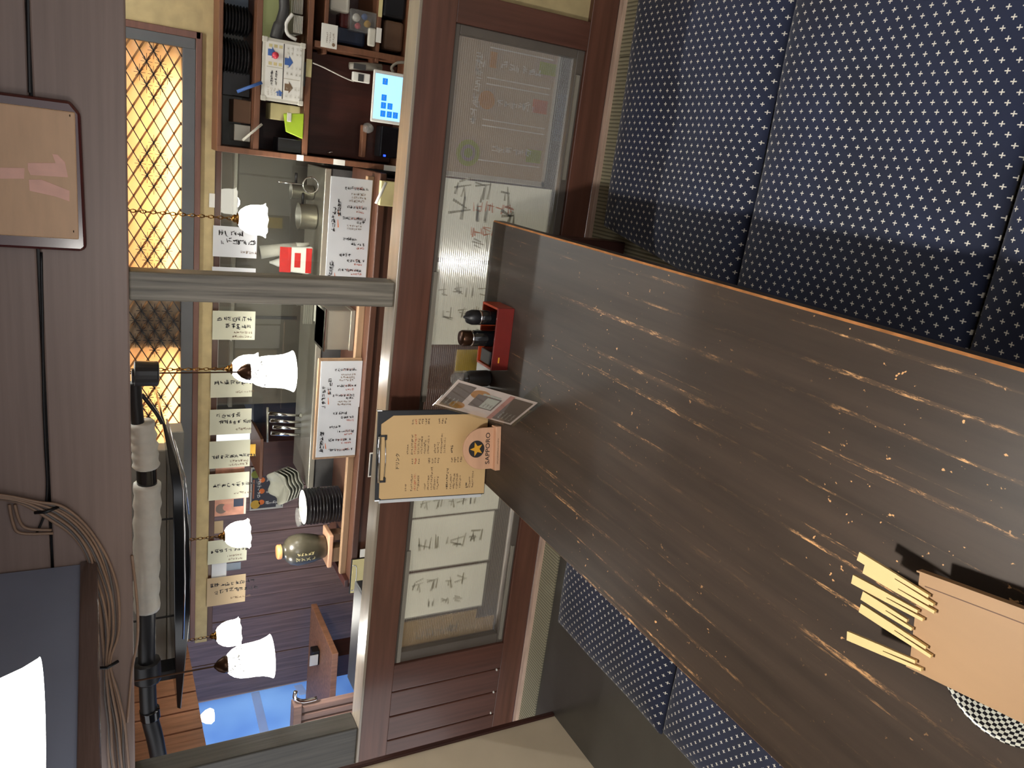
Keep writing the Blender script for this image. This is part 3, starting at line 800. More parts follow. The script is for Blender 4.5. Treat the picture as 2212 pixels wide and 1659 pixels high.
for i, (p, lb_, pw_) in enumerate(TUL): made.append((lampat(tuls[i], i == 0, p, lb_, 'tulip', pw_, group='ruffled lamps on chains'), 'tulip'))
for t, k in made: cord(t, 1.92, k)
# ================================================================= on and under the beam
# plaque hanging on the beam
Yp = D-.028
X0, X1, Z0, Z1 = rc(-60, 183, 206, 538, Yp)
pq = thing('wooden_plaque', ((X0+X1)/2, Yp, Z0), 'tan name plaque in a dark red rounded frame on the brown beam', 'plaque')
c = .022
MB().prism([(X0, Yp, Z0+c*.4), (X0+c*.4, Yp, Z0), (X1-c, Yp, Z0+.004), (X1, Yp, Z0+c), (X1, Yp, Z1), (X0, Yp, Z1)], (0, .026, 0)).build('frame', 'maroon', pq, bevel=.006)
fx0, fx1, fz0 = PY(80, 512, Yp).x, PY(80, 232, Yp).x, PY(166, 370, Yp).z
box('face', fx0, fx1, Yp-.003, Yp+.002, fz0, Z1-.02, 'plaque_face', pq, .004)
def ink(pts):
    return [PY(x, y, Yp-.0042) for x, y in pts]
mb = MB()
for pts in ([(0, 362), (53, 363), (52, 386), (0, 386)], [(60, 352), (120, 352), (113, 333), (124, 334), (140, 350), (147, 383), (66, 378), (60, 366)],
            [(62, 388), (90, 388), (150, 412), (150, 435), (118, 424), (64, 412)]):
    q = ink(pts); mb.prism(q, (0, .001, 0))
mb.build('brush_character', 'pink_ink', pq)
for x, y in ((152, 250), (160, 500)):
    p = PY(x, y, Yp-.003); MB().lathe([(0, 0), (.0022, 0), (.0022, .0016), (0, .002)], p, 8).build('pin', 'bronze', pq)

# bundle of old wires pinned along the beam
cbn = thing('wire_bundle', PY(200, 1250, D-.02), 'bundle of tan and grey wires looping under the beam at the left', 'cables')
rw = random.Random(5)
base_path = [(-30, 1070), (20, 1076), (70, 1088), (120, 1108), (165, 1140), (200, 1185), (222, 1240), (236, 1300), (238, 1370), (232, 1435), (240, 1500), (252, 1560), (256, 1620), (262, 1700)]
def smooth_path(pts, k=5):
    out = []; P = [pts[0]]+list(pts)+[pts[-1]]
    for i in range(1, len(P)-2):
        for j in range(k):
            t = j/k; q = []
            for c in range(3):
                p0, p1, p2, p3 = P[i-1][c], P[i][c], P[i+1][c], P[i+2][c]
                q.append(.5*((2*p1)+(-p0+p2)*t+(2*p0-5*p1+4*p2-p3)*t*t+(-p0+3*p1-3*p2+p3)*t**3))
            out.append(Vector(q))
    out.append(Vector(pts[-1])); return out
for i in range(9):
    off = (i-4)*4.2; ph_ = rw.uniform(0, 6); am = rw.uniform(4, 13)
    pts = []
    for j, (x, y) in enumerate(base_path):
        k = 0 if j in (1, 9) else 1
        xo = off*(.35 if j in (1, 9) else 1)+am*math.sin(j*1.1+ph_)*.45*k
        pts.append(PY(x+xo*(1 if j > 5 else .75), y-off*(.9 if 2 < j < 8 else .2), D-.012-.004*(i % 3)))
    MB().tube(smooth_path(pts, 4), .0032 if i % 3 else .0042, 6).build('wire', 'cable' if i % 3 != 1 else 'cable_grey', cbn, smooth=True)
for pts in ([(20, 1090), (28, 1130), (45, 1152), (115, 1152)], [(32, 1090), (42, 1125), (60, 1142), (112, 1145)], [(285, 1200), (296, 1300), (297, 1380), (285, 1450), (275, 1560)]):
    MB().tube(smooth_path([PY(x, y, D-.010) for x, y in pts], 5), .0034, 6).build('wire', 'cable', cbn, smooth=True)
for x, y in ((100, 1100), (232, 1435)):
    p = PY(x, y, D-.016); MB().tube([p+Vector((-.006, 0, .022)), p+Vector((0, -.014, 0)), p+Vector((.004, 0, -.024))], .004, 6).build('cable_tie', 'black', cbn, smooth=True)
# black cord running down the beam face
MB().tube(smooth_path([PY(x, y, D-.004) for x, y in ((60, 0), (62, 120), (64, 200))], 4), .003, 6).build('joint_strip', 'black', bm_)
MB().tube(smooth_path([PY(x, y, D-.005) for x, y in ((89, 545), (92, 700), (94, 850), (98, 960), (102, 1050), (96, 1110), (80, 1150))], 4), .0028, 6).build('power_cord', 'black', label='thin black cord running down the beam to the wires', cat='cord', smooth=True)

# ================================================================= kitchen front across the aisle
# (window strip, plaster lintel)
wx0, wx1 = PY(330, 1000, F).x, PY(330, 78, F).x
wz1 = PY(240, 500, F).z+.12; wz0 = PY(391, 500, F).z
lat = thing('window_1', ((wx0+wx1)/2, F, wz0), kind='structure')
box('frosted_pane', wx0, wx1, F+.020, F+.024, wz0, wz1, 'frosted', lat)
box('light_box_back', wx0, wx1, F+.22, F+.23, wz0-.02, wz1, 'shelfwood', lat)
for yd in (640, 752): box('light_stop_divider', PY(330, yd, F).x-.005, PY(330, yd, F).x+.005, F+.026, F+.22, wz0-.01, wz1, 'shelfwood', lat)  # added to keep tube light out of the unlit bay
box('light_box_top', wx0, wx1, F+.024, F+.22, wz1, wz1+.01, 'cream_wall', lat)
box('light_box_floor', wx0, wx1, F+.024, F+.22, wz0-.02, wz0-.01, 'cream_wall', lat)
for ya, yb in ((165, 335), (350, 600), (785, 975)):
    xa, xb = PY(370, yb, F).x, PY(370, ya, F).x; z = PY(372, 400, F).z
    MB().tube([(xa, F+.062, z), (xb, F+.062, z)], .008, 10).build('tube_light', 'tube', lat, smooth=True)
# lattice: triangular grid of fine strips, hemp-leaf stars at some crossings
cwid = abs(PY(330, 348, F).x-PY(330, 300, F).x); tg = math.tan(math.radians(30)); chh = cwid*tg
jz = PY(333, 480, F).z; ix = PY(333, 450, F).x
def clipseg(p, q):
    (xa, za), (xb, zb) = p, q; t0, t1 = 0, 1
    for a_, b_, lo, hi in ((xa, xb, wx0, wx1), (za, zb, wz0, wz1)):
        d_ = b_-a_
        if abs(d_) < 1e-9:
            if not lo <= a_ <= hi: return None
            continue
        r0, r1 = sorted(((lo-a_)/d_, (hi-a_)/d_)); t0, t1 = max(t0, r0), min(t1, r1)
    if t0 >= t1: return None
    return (xa+(xb-xa)*t0, za+(zb-za)*t0), (xa+(xb-xa)*t1, za+(zb-za)*t1)
def strip(mb, p, q, w, y, d, mi):
    s = clipseg(p, q)
    if not s: return
    p, q = Vector((s[0][0], y, s[0][1])), Vector((s[1][0], y, s[1][1]))
    t = (q-p).normalized(); n_ = Vector((-t.z, 0, t.x))*w
    mb.prism([p+n_, p-n_, q-n_, q+n_], (0, d, 0), mi)
mb = MB(); mb2 = MB()
for k in range(-30, 31):
    xk = ix+k*cwid; L_ = 2.0
    strip(mb, (xk-L_, jz-L_*tg), (xk+L_, jz+L_*tg), .0017, F, .008, 0)
    strip(mb2, (xk-L_, jz+L_*tg), (xk+L_, jz-L_*tg), .0036, F+.010, .004, 0)
for i in range(-40, 41):
    for j in range(-8, 14):
        if (i+j) % 2: continue
        nx, nz_ = ix+i*cwid/2, jz+j*chh/2
        di = (i+600) % 8-4
        if not (abs(di)+abs(j) <= 2 or (nx < PY(330, 655, F).x and nx > PY(330, 740, F).x and abs(j) < 4)): continue
        for ang in (0, 20, 46, 90, 134, 160):
            cc, ss = math.cos(math.radians(ang)), math.sin(math.radians(ang)); r_ = cwid*(.24 if ang else .36)
            strip(mb, (nx-cc*r_, nz_-ss*r_), (nx+cc*r_, nz_+ss*r_), .0007, F-.001, .006, 0)
mb.build('lattice', 'black', lat, fix=False); mb2.build('lattice', 'lattice_back', lat, fix=False)
# sash and wooden surround
for a in ((392, 419, 'slate_trim', .03), (419, 432, 'frame', .02)):
    zz0, zz1 = PY(a[1], 500, F-.01).z, PY(a[0], 500, F-.01).z
    box('sash_rail', PY(405, 1380, F).x, PY(330, 68 if a[2] == 'slate_trim' else 52, F).x, F-.012, F+.05, zz0, zz1, a[2], lat, .002)
xs_ = [PY(330, y, F).x for y in (92, 68, 52)]
zt = PY(391, 80, F).z-.05
box('sash_stile', xs_[0], xs_[1], F-.014, F+.05, zt, wz1, 'slate_trim', lat, .002)
box('sash_stile', xs_[1], xs_[2], F-.012, F+.05, zt-.02, wz1, 'frame', lat, .002)
pz0, pz1 = PY(462, 500, F).z, PY(432, 500, F).z
pl_ = box('wall_back', PY(448, 1385, F).x, wx1+1.0, F, F+.10, pz0, pz1, 'plaster', kind='structure')
box('plaster_panel', xs_[2], wx1+1.0, F, F+.10, pz1, wz1+.3, 'plaster', pl_)
box('plaster_panel', wx0-.9, wx0, F+.02, F+.10, pz1, wz1+.3, 'plaster', pl_)
lz = PY(476, 500, F).z
box('lintel_board', PY(455, 1385, F).x, wx1+1.0, F+.005, F+.06, lz, pz0, 'counterwood', pl_, .002)

# clear acrylic shield under the lintel
az = PY(690, 560, F+.03).z
ac = thing('acrylic_shield', (PY(560, 700, F).x, F+.03, az), 'clear acrylic shield hanging below the plaster lintel before the kitchen', 'shield')
for ya, yb in ((338, 620), (625, 950)):
    xa, xb = PY(560, yb, F+.03).x, PY(560, ya, F+.03).x
    box('sheet', xa, xb, F+.030, F+.033, az, lz+.02, 'acrylic', ac)
    box('edge_strip', xa, xb, F+.024, F+.030, lz-.004, lz+.003, 'white', ac)

# hand-written menu sheets hung along the lintel
def menu_sheet(px, mat, cols, small, label, seed, tilt=0, hidden=False):
    Y = F-.012
    sh, w, h = sheet_rect(px, Y)
    t = thing('menu_sheet', sh.o+sh.b*h+sh.a*(w/2), label, 'menu', 'paper menus under the lintel')
    MB().obox(sh.o, sh.a*w, sh.b*h, (0, .0012, 0)).build('sheet', mat, t)
    if cols:
        rn = random.Random(seed); mb = MB()
        for u, v, n_, hh_ in cols: sh.line(mb, w*u, h*v, n_, w*hh_, rn, 0, True, 1.0, .085)
        for u, v, n_, hh_ in small: sh.line(mb, w*u, h*v, n_, w*hh_, rn, 1, True, 1.0, .08)
        mb.build('lettering', ['ink', 'ink_soft'], t, fix=False, kind='stuff')
    return t
menu_sheet((460, 555, 490, 556), 'paper_white', [(.70, .12, 4, .19), (.42, .18, 6, .18)], [(.14, .62, 6, .09)], 'white hand-written menu sheet behind the nearest ruffled lamp', 11)
menu_sheet((458, 552, 578, 610), 'paper_white', [], [], 'narrow blank white sheet half hidden by the dark post', 12)
menu_sheet((459, 551, 672, 734), 'paper_cream', [(.66, .10, 7, .16), (.40, .30, 5, .17)], [(.22, .50, 7, .09), (.08, .46, 8, .08)], 'cream menu sheet just left of the dark post', 13)
menu_sheet((455, 545, 800, 858), 'paper_cream', [(.48, .08, 7, .18)], [(.16, .60, 7, .09)], 'cream menu sheet partly behind the middle bell lamp', 14)
menu_sheet((453, 543, 884, 938), 'paper_cream', [(.68, .16, 5, .17), (.42, .20, 7, .17)], [(.16, .62, 7, .09)], 'cream menu sheet below the tip of the black hood', 15)
menu_sheet((452, 540, 952, 1010), 'paper_cream', [(.36, .05, 10, .15)], [(.20, .5, 7, .09), (.06, .48, 7, .09)], 'cream menu sheet with one long line, above the orange card', 16)
menu_sheet((451, 538, 1022, 1078), 'paper_cream', [(.48, .08, 10, .16)], [(.18, .62, 7, .09)], 'cream menu sheet above the black dessert poster', 17)
menu_sheet((449, 533, 1165, 1215), 'paper_cream', [(.46, .06, 9, .16)], [(.24, .5, 6, .09), (.08, .52, 6, .09)], 'cream menu sheet partly behind the lamp above the jar', 18)
menu_sheet((447, 530, 1245, 1305), 'paper_tan', [(.66, .08, 9, .15), (.42, .18, 9, .15)], [(.16, .6, 7, .09)], 'tan menu sheet, leftmost of the row under the lintel', 19)
def card(px, Y, mat, name, label, cat, group=None, d=.003):
    X0, X1, Z0, Z1 = rc(*px, Y)
    return box(name, X0, X1, Y, Y+d, Z0, Z1, mat, label=label, cat=cat, group=group)
card((462, 528, 1006, 1024), F+.01, 'photo_pink', 'photo_card', 'narrow strip of photo print between two cream menu sheets', 'picture')
pc = thing('photo_poster', PY(530, 1096, F+.02), 'pinkish picture print hanging left of the dessert menu sheet', 'picture')
X0, X1, Z0, Z1 = rc(460, 531, 1078, 1113, F+.02)
box('print', X0, X1, F+.02, F+.022, Z0, Z1, 'photo_pink', pc)
sh = Sheet((X0, F+.02, Z1), (1, 0, 0), (0, 0, -1), (0, -1, 0)); mb = MB(); w, h = X1-X0, Z1-Z0
sh.disc(mb, w*.45, h*.25, w*.3, 0); sh.disc(mb, w*.5, h*.42, w*.22, 1, .0012); sh.rect(mb, w*.5, h*.62, w*.98, h*.92, 2); sh.rect(mb, 0, h*.94, w, h, 3)
mb.build('picture_patches', ['flyer_brown', 'flyer_rose', 'navy', 'offwhite'], pc, fix=False)
card((461, 482, 1126, 1152), F+.01, 'paper_tan', 'card_or_reflection', 'small tan note pinned above the lamp over the jar', 'card')
card((457, 489, 1214, 1256), F-.004, 'paper_white', 'card_or_reflection', 'lamp reflection painted as a white card between the two leftmost menu sheets', 'card')  # small lamp reflection, painted as a flat white card
card((484, 520, 1216, 1232), F+.02, 'bluegrey', 'card_or_reflection', 'pale blue slip behind the painted lamp reflection', 'card')
card((452, 464, 418, 448), F-.008, 'card_white', 'wall_switch', 'little white switch plate on the lintel right of the menus', 'switch')
card((535, 552, 960, 985), F+.034, 'yellow', 'orange_card', 'orange card glimpsed below a cream menu sheet', 'card')

# black dessert poster on the plank wall
YB = 4.3
dpo = thing('dessert_poster', PY(615, 1054, YB-.02), 'black poster with coloured fruit and white writing on the plank wall', 'poster')
X0, X1, Z0, Z1 = rc(541, 613, 1008, 1100, YB-.02); w, h = X1-X0, Z1-Z0
box('board', X0, X1, YB-.02, YB-.012, Z0, Z1, 'offwhite', dpo)
sh = Sheet((X0, YB-.02, Z1), (1, 0, 0), (0, 0, -1), (0, -1, 0)); mb = MB(); rn = random.Random(2)
sh.rect(mb, w*.04, h*.04, w*.96, h*.96, 0, .0006)
sh.disc(mb, w*.84, h*.14, w*.09, 1, .001); sh.disc(mb, w*.14, h*.16, w*.10, 2, .001); sh.rect(mb, w*.28, h*.07, w*.72, h*.12, 3, .001)
for k, (u, col) in enumerate(((.68, 4), (.42, 4), (.16, 5))):
    sh.disc(mb, w*(u+.02), h*.34, w*.06, 4, .001)
    sh.line(mb, w*(u-.04), h*.46, 6, w*.075, rn, 6, True, 1.0, .09)
    sh.rect(mb, w*(u-.15), h*.78, w*(u-.06), h*.94, (3, 2, 5)[k], .001)
sh.line(mb, w*.30, h*.20, 6, w*.08, rn, 6, False, 1.0, .1)
mb.build('print', ['poster_dark', 'lime_ink', 'yellow', 'coral_ink', 'ink_orange', 'offwhite', 'ink_white'], dpo, fix=False)

# ---- kitchen behind the shield
xk0 = PY(600, 955, YB).x
wp = thing('wall_rear', (xk0, YB, -.4), kind='structure')
xe = PY(540, 1496, YB).x
xx = xk0; k = 0
while xx > xe+.02:
    wpl = .145
    box('plank', xx-wpl+.002, xx-.001, YB+(.004 if k % 2 else 0), YB+.05, -.45, 1.9, 'redwood', wp, .002); xx -= wpl; k += 1
box('wall_kitchen', xk0, 1.6, 4.75, 4.85, -.45, 1.9, 'dark_grey', kind='structure')
hx0, hx1 = PY(560, 860, 4.2).x, PY(560, 335, 4.0).x
hd = thing('extractor_hood', ((hx0+hx1)/2, 4.1, PY(690, 560, 4.1).z), 'broad brushed steel extractor hood filling the kitchen behind the shield', 'hood')
hz0, hz1 = PY(688, 560, 4.1).z, PY(470, 560, 4.1).z
box('front_panel', hx0, hx1, 4.10, 4.13, hz0, hz1+.2, 'hood', hd, .003)
box('fold', hx0, hx1, 4.06, 4.10, PY(508, 400, 4.08).z-.01, PY(508, 400, 4.08).z+.01, 'steel', hd, .003)
box('drip_edge', hx0, hx1, 4.05, 4.10, hz0-.012, hz0+.012, 'steel', hd, .002)
MB().tube(smooth_path([PY(x, y, 4.0) for x, y in ((690, 388), (682, 398), (681, 410), (690, 420))], 4), .008, 8).build('handle', 'chrome', hd, smooth=True)
box('seam', PY(600, 690, 4.09).x, PY(600, 684, 4.09).x, 4.094, 4.10, hz0+.1, hz1, 'dark_grey', hd)
pbox('refrigerator', (548, 640, 858, 912), 4.2, .4, 'navy', label='dark blue-grey steel refrigerator deep in the kitchen', cat='fridge', bevel=.006)
# diagonal pipe
MB().tube([PY(650, 745, 4.02), PY(686, 842, 3.95)], .012, 8).build('gas_pipe', 'grey_duct', label='slanting grey pipe below the extractor hood', cat='pipe', smooth=True)

# counter and its timber
CY = 3.12
cz = PY(792, 700, CY).z
cx0, cx1 = PY(800, 1240, CY).x, PY(660, 336, 3.30).x-.026-.022
co_ = thing('bar_counter', ((cx0+cx1)/2, CY, -.45), 'reddish wooden bar counter running along the kitchen', 'counter')
box('front_panel', cx0, cx1, CY, CY+.04, -.45, cz-.03, 'counterwood', co_, .003)
box('counter_top', cx0-.02, cx1+.02, CY-.03, CY+.36, cz-.03, cz, 'counterwood', co_, .004)
box('upstand', cx0, cx1, CY+.035, CY+.065, cz, PY(772, 700, CY+.035).z, 'lightwood', co_, .003)
box('plinth', cx0, cx1, CY-.02, CY, PY(836, 700, CY).z-.10, PY(836, 700, CY).z, 'darkwood', co_, .002)
box('end_panel', cx0-.04, cx0, CY-.02, CY+.36, -.45, cz+.02, 'darkwood', co_, .002)
WZ = PY(690, 560, 3.5).z
wt_ = thing('steel_worktop', ((cx0+cx1)/2, 3.6, WZ-.04), 'dull steel kitchen worktop behind the bar counter', 'worktop')
box('top', cx0+.3, cx1, 3.49, 3.82, WZ-.03, WZ-.002, 'steel', wt_, .003)
box('cabinet', cx0+.3, cx1, 3.50, 3.82, -.45, WZ-.03, 'dark_grey', wt_)
KZ = cz

def menu_board(px, label, seed, backing, split):
    Y = CY+.012
    sh, w, h = sheet_rect(px, Y)
    sh.o.z -= 0
    t = thing('menu_board', Vector((sh.o.x+w/2, Y, sh.o.z-h)), label, 'menu', 'hand-written boards on the counter')
    lean = .0
    if backing: box('board', sh.o.x-.012, sh.o.x+w+.012, Y+.003, Y+.014, max(sh.o.z-h-.012, cz+.001), sh.o.z+.012, 'lightwood', t, .004)
    MB().obox(sh.o, sh.a*w*(.52 if split else 1), sh.b*h, (0, .0025, 0)).build('sheet', 'paper_white', t)
    if split: MB().obox(sh.o+sh.a*w*.52+Vector((0, -.0015, 0)), sh.a*w*.48, sh.b*h*1.02, (0, .0025, 0)).build('sheet', 'paper_white', t)
    rn = random.Random(seed); mb = MB(); sh.n = sh.n*2.6
    g = h*.115
    sh.line(mb, w*.52, h*.06, 6, g*.9, rn, 0, False, .95, .09); sh.line(mb, w*.66, h*.19, 4, g*.95, rn, 0, False, .95, .08)
    sh.line(mb, w*.05, h*.07, 5, g, rn, 0, False, .95, .09)
    for u0, u1 in ((.56, .63), (.66, .71), (.09, .15)): sh.stroke(mb, w*u0, h*.235, w*u1, h*.215, .0022, .0008, 2)
    for u, n_, s_, v0 in ((.90, 8, 0, .34), (.855, 7, 3, .5), (.825, 7, 3, .5), (.795, 7, 3, .46), (.735, 7, 0, .42), (.70, 4, 1, .64), (.635, 8, 0, .32), (.605, 3, 0, .66), (.575, 7, 3, .45), (.545, 7, 3, .45),
                          (.45, 5, 0, .36), (.405, 5, 0, .56), (.375, 4, 1, .7), (.305, 4, 0, .30), (.255, 6, 0, .5), (.225, 4, 1, .68), (.165, 8, 0, .30), (.135, 5, 1, .62), (.055, 9, 0, .30)):
        gh = h*(.072 if s_ == 0 else .052)
        sh.line(mb, w*u, h*v0, n_, gh, rn, s_, True, .98, .085)
        if s_ == 0 and n_ > 5: sh.line(mb, w*u+gh*.15, h*(v0+.2), n_-4, gh*.9, rn, 1, True, .98, .05)
    mb.build('lettering', ['ink', 'ink_red', 'ink_orange', 'ink_soft'], t, fix=False, kind='stuff')
    return t
menu_board((708, 797, 384, 625), 'white hand-written menu board on the counter right of the dark post', 21, False, False)
menu_board((688, 774, 780, 985), 'white hand-written menu board with a wooden backing left of the dark post', 22, True, True)

# things on and behind the counter
def pk(x, y, Y): return PY(x, y, Y)
# steel container
sc_ = thing('steel_container', pk(770, 705, 3.28), 'plain steel container on the counter beside the dark post', 'container')
X0, X1, Z0, Z1 = rc(700, 768, 672, 757, 3.28)
Z0 = KZ
Z0 = KZ+.001
box('body', X0, X1, 3.285, 3.44, Z0, Z1, 'steel', sc_, .006)
box('rim', X0-.006, X1+.006, 3.279, 3.446, Z1-.008, Z1, 'chrome', sc_, .002)
box('base_band', X0-.003, X1+.003, 3.282, 3.443, Z0, Z0+.02, 'steel', sc_, .002)
# wire racks behind it
for i, (x0_, x1_, y0_, y1_, lb_) in enumerate(((655, 676, 652, 700, 'bundled metal skewers by the dark post'), (678, 702, 652, 694, 'pale slatted rack behind the steel container'))):
    X0, X1, Z0, Z1 = rc(x0_, x1_, y0_, y1_, 3.5)
    t = thing('wire_rack', ((X0+X1)/2, 3.5, Z0), lb_, 'rack')
    for k in range(5):
        zz = Z0+(Z1-Z0)*(k+.5)/5
        box('bar', X0, X1, 3.5, 3.506, zz-.004, zz+.004, 'offwhite' if i else 'steel', t)
    for xx_ in (X0+.006, X1-.006): box('bar', xx_-.004, xx_+.004, 3.506, 3.512, Z0, Z1, 'steel', t)
# packet and bottles in the right bay
rp = thing('red_packet', pk(690, 560, 3.5), 'red and white printed plastic packet in the kitchen right of the post', 'packet')
X0, X1, Z0, Z1 = rc(604, 676, 532, 592, 3.5)
MB().prism([(X0, 3.5, Z0+.01), (X1, 3.5, Z0), (X1-.008, 3.5, Z1), (X0+.01, 3.5, Z1-.006)], (0, .03, 0)).build('bag', 'white', rp, bevel=.008)
for u0, u1 in ((0, .34), (.78, .96)):
    za, zb = Z1-(Z1-Z0)*u0, Z1-(Z1-Z0)*u1
    box('red_band', X0+.006, X1-.006, 3.4985, 3.502, zb, za, 'red_pack', rp, .001)
X0, X1, Z0, Z1 = X0+.03, X1-.03, Z0+(Z1-Z0)*.38, Z0+(Z1-Z0)*.56
box('red_mark', X0, X1, 3.4985, 3.501, Z0, Z1, 'red_pack', rp)
pcap = thing('squeeze_bottle', pk(668, 530, 3.56), 'upside-down white squeeze bottle lying over the red packet', 'bottle')
MB().tube([pk(562, 545, 3.56), pk(600, 540, 3.56), pk(640, 533, 3.56)], [.030, .027, .020], 14).build('body', 'offwhite', pcap, smooth=True)
MB().tube([pk(640, 533, 3.56), pk(655, 530, 3.56), pk(668, 527, 3.56)], [.020, .012, .008], 12).build('nozzle', 'offwhite', pcap, smooth=True)
bt_ = thing('sauce_squeezer', pk(660, 568, 3.6), 'small white bottle with a round shoulder beside the red packet', 'bottle')
MB().tube([pk(582, 566, 3.6), pk(590, 566, 3.6), pk(600, 566, 3.6), pk(640, 567, 3.6)], [.006, .012, .022, .022], 14).build('body', 'white', bt_, smooth=True)
# hanging ladles
for i, (y_, l_, x_) in enumerate(((893, 92, 580), (908, 100, 584), (922, 80, 590), (936, 92, 586))):
    t = thing('steel_ladle', pk(x_+l_, y_+28, 3.7), ('rightmost', 'second', 'third', 'leftmost')[i]+' of four steel ladles hanging above the dark kitchen corner', 'ladle', 'ladles hanging in the kitchen')
    p = pk(x_, y_, 3.7)
    MB().tube([p, p+Vector((-.012, 0, -.09)), p+Vector((-.018, 0, -.15))], [.012, .008, .006], 8).build('handle', 'chrome', t, smooth=True)
    MB().lathe([(0, -.014), (.008, -.012), (.013, -.002), (.014, .006), (.012, .004), (.007, -.008), (0, -.011)], p+Vector((-.018, 0, -.16)), 14).build('bowl', 'steel', t, smooth=True)
ur = MB().tube([pk(578, 880, 3.72), pk(578, 955, 3.72)], .006, 8).build('utensil_rail', 'steel', label='thin steel rail the ladles hang from', cat='rail', smooth=True)
# pots and a strainer under the hood
for (x_, y_, Y_, r_, h_, lb_) in ((688, 470, 3.62, .055, .075, 'dull steel pot under the hood right of the red packet'), (688, 418, 3.68, .032, .10, 'tall narrow steel pot near the right end of the hood'), (690, 640, 3.62, .045, .06, 'low steel pot half hidden by the dark post')):
    p = pk(x_, y_, Y_); p.z = WZ
    t = thing('steel_pot', p, lb_, 'pot', 'steel pots on the worktop')
    MB().lathe([(0, 0), (r_, 0), (r_+.002, .004), (r_+.002, h_), (r_+.006, h_+.003), (r_, h_+.001), (r_-.003, .006), (0, .006)], p, 24).build('body', 'steel', t, smooth=True)
    MB().tube([p+Vector((r_, 0, h_*.8)), p+Vector((r_+.05, -.02, h_*.85))], .006, 8).build('handle', 'black', t, smooth=True)
p = pk(690, 402, 3.60); st_ = thing('strainer', p, 'round wire strainer hanging at the right end of the hood', 'strainer')
MB().tube([p+Vector((.035*math.cos(q), 0, .04+.035*math.sin(q))) for q in np.linspace(0, 2*math.pi, 17)], .004, 6, caps=False).build('ring', 'chrome', st_, smooth=True)
MB().tube([p+Vector((0, 0, .075)), p+Vector((0, 0, .19))], .004, 6).build('handle', 'chrome', st_, smooth=True)
# dark appliance behind, wooden cupboard in front of the plank wall
pbox('griddle', (700, 760, 862, 985), 3.83, .2, 'black', label='dark griddle body in the shadow below the ladles', cat='appliance', bevel=.01)
cu1 = thing('cupboard', pk(650, 1010, 3.95), 'dark brown wooden cupboard corner left of the ladles', 'cupboard')
X0, X1, Z0, Z1 = rc(566, 650, 952, 1062, 3.95)
MB().prism([(X0+.06, 3.95, Z0), (X1, 3.95, Z0-.04), (X1, 3.95, Z1), (X0+.10, 3.95, Z1-.005)], (0, .3, 0)).build('body', 'darkwood', cu1, bevel=.004)
box('top_board', X0+.09, X1+.02, 3.94, 4.25, Z1-.002, Z1+.014, 'shelfwood', cu1, .002)
# stack of ruffled bowls
rbp = pk(645, 1036, 3.60)
def ruffle(r, z, a, j):
    k = (r/.085)**3; return r*(1+.05*k*math.cos(6*a)), z+.010*k*math.cos(6*a)
mb = MB(); mb.lathe([(.020, 0), (.026, .001), (.050, .012), (.072, .026), (.086, .042), (.084, .043), (.068, .030), (.046, .016), (0, .008)], (0, 0, 0), 42, wav=ruffle)
rb = mb.build('ruffled_bowl', 'bowl_grey', smooth=True, loc=(0, 0, 0))
RBL = ['bottom of the stack of grey ruffled bowls', 'second from the bottom of the grey ruffled bowls', 'third from the bottom of the grey ruffled bowls', 'fourth from the bottom of the grey ruffled bowls', 'topmost grey ruffled bowl of the stack']
for i in range(5):
    o = rb if i == 0 else rb.copy()
    if i: COL.objects.link(o)
    o.rotation_euler = (.42, -.12, 0); o.location = rbp+o.rotation_euler.to_matrix() @ Vector((0, 0, .0195*i)); tag(o, RBL[i], 'bowl', 'ruffled bowls')
# stack of black plates
ppz = pk(758, 1085, 3.30); ppz.z = KZ+.002
mb = MB(); mb.lathe([(0, 0), (.048, 0), (.052, .002), (.078, .008), (.087, .015), (.086, .0165), (.076, .011), (.050, .006), (0, .005)], (0, 0, 0), 36)
pb = mb.build('black_plate', 'plate_black', smooth=True, loc=(0, 0, 0))
ORD = ['lowest', 'second', 'third', 'fourth', 'fifth', 'sixth', 'seventh', 'eighth', 'ninth', 'tenth', 'eleventh']
ntop = 11
for i in range(ntop):
    o = pb if i == 0 else pb.copy()
    if i: COL.objects.link(o)
    o.location = ppz+Vector((rw.uniform(-.003, .003), rw.uniform(-.003, .003), .0148*i)); tag(o, ORD[i]+' plate from the bottom in the black stack on the counter', 'plate', 'stacked black plates')
tpz = ppz+Vector((0, 0, .0148*ntop+.006))
wpl_ = thing('white_plate', tpz, 'white-faced black-rimmed plate lying on top of the black stack', 'plate')
mb = MB(); mb.lathe([(.048, 0), (.078, .006), (.088, .014), (.086, .016), (.080, .013)], tpz, 36).build('rim', 'plate_black', wpl_, smooth=True)
MB().lathe([(.080, .013), (.074, .010), (.050, .006), (0, .005)], tpz, 36).build('face', 'white', wpl_, smooth=True)
MB().lathe([(0, 0), (.030, 0), (.040, .012), (.046, .030), (.044, .030), (.036, .014), (0, .006)], pk(656, 1116, 3.34)+Vector((0, 0, 0)), 24).build('small_dish', 'clear_plastic', label='small clear dish balanced left of the white plate', cat='dish', smooth=True)
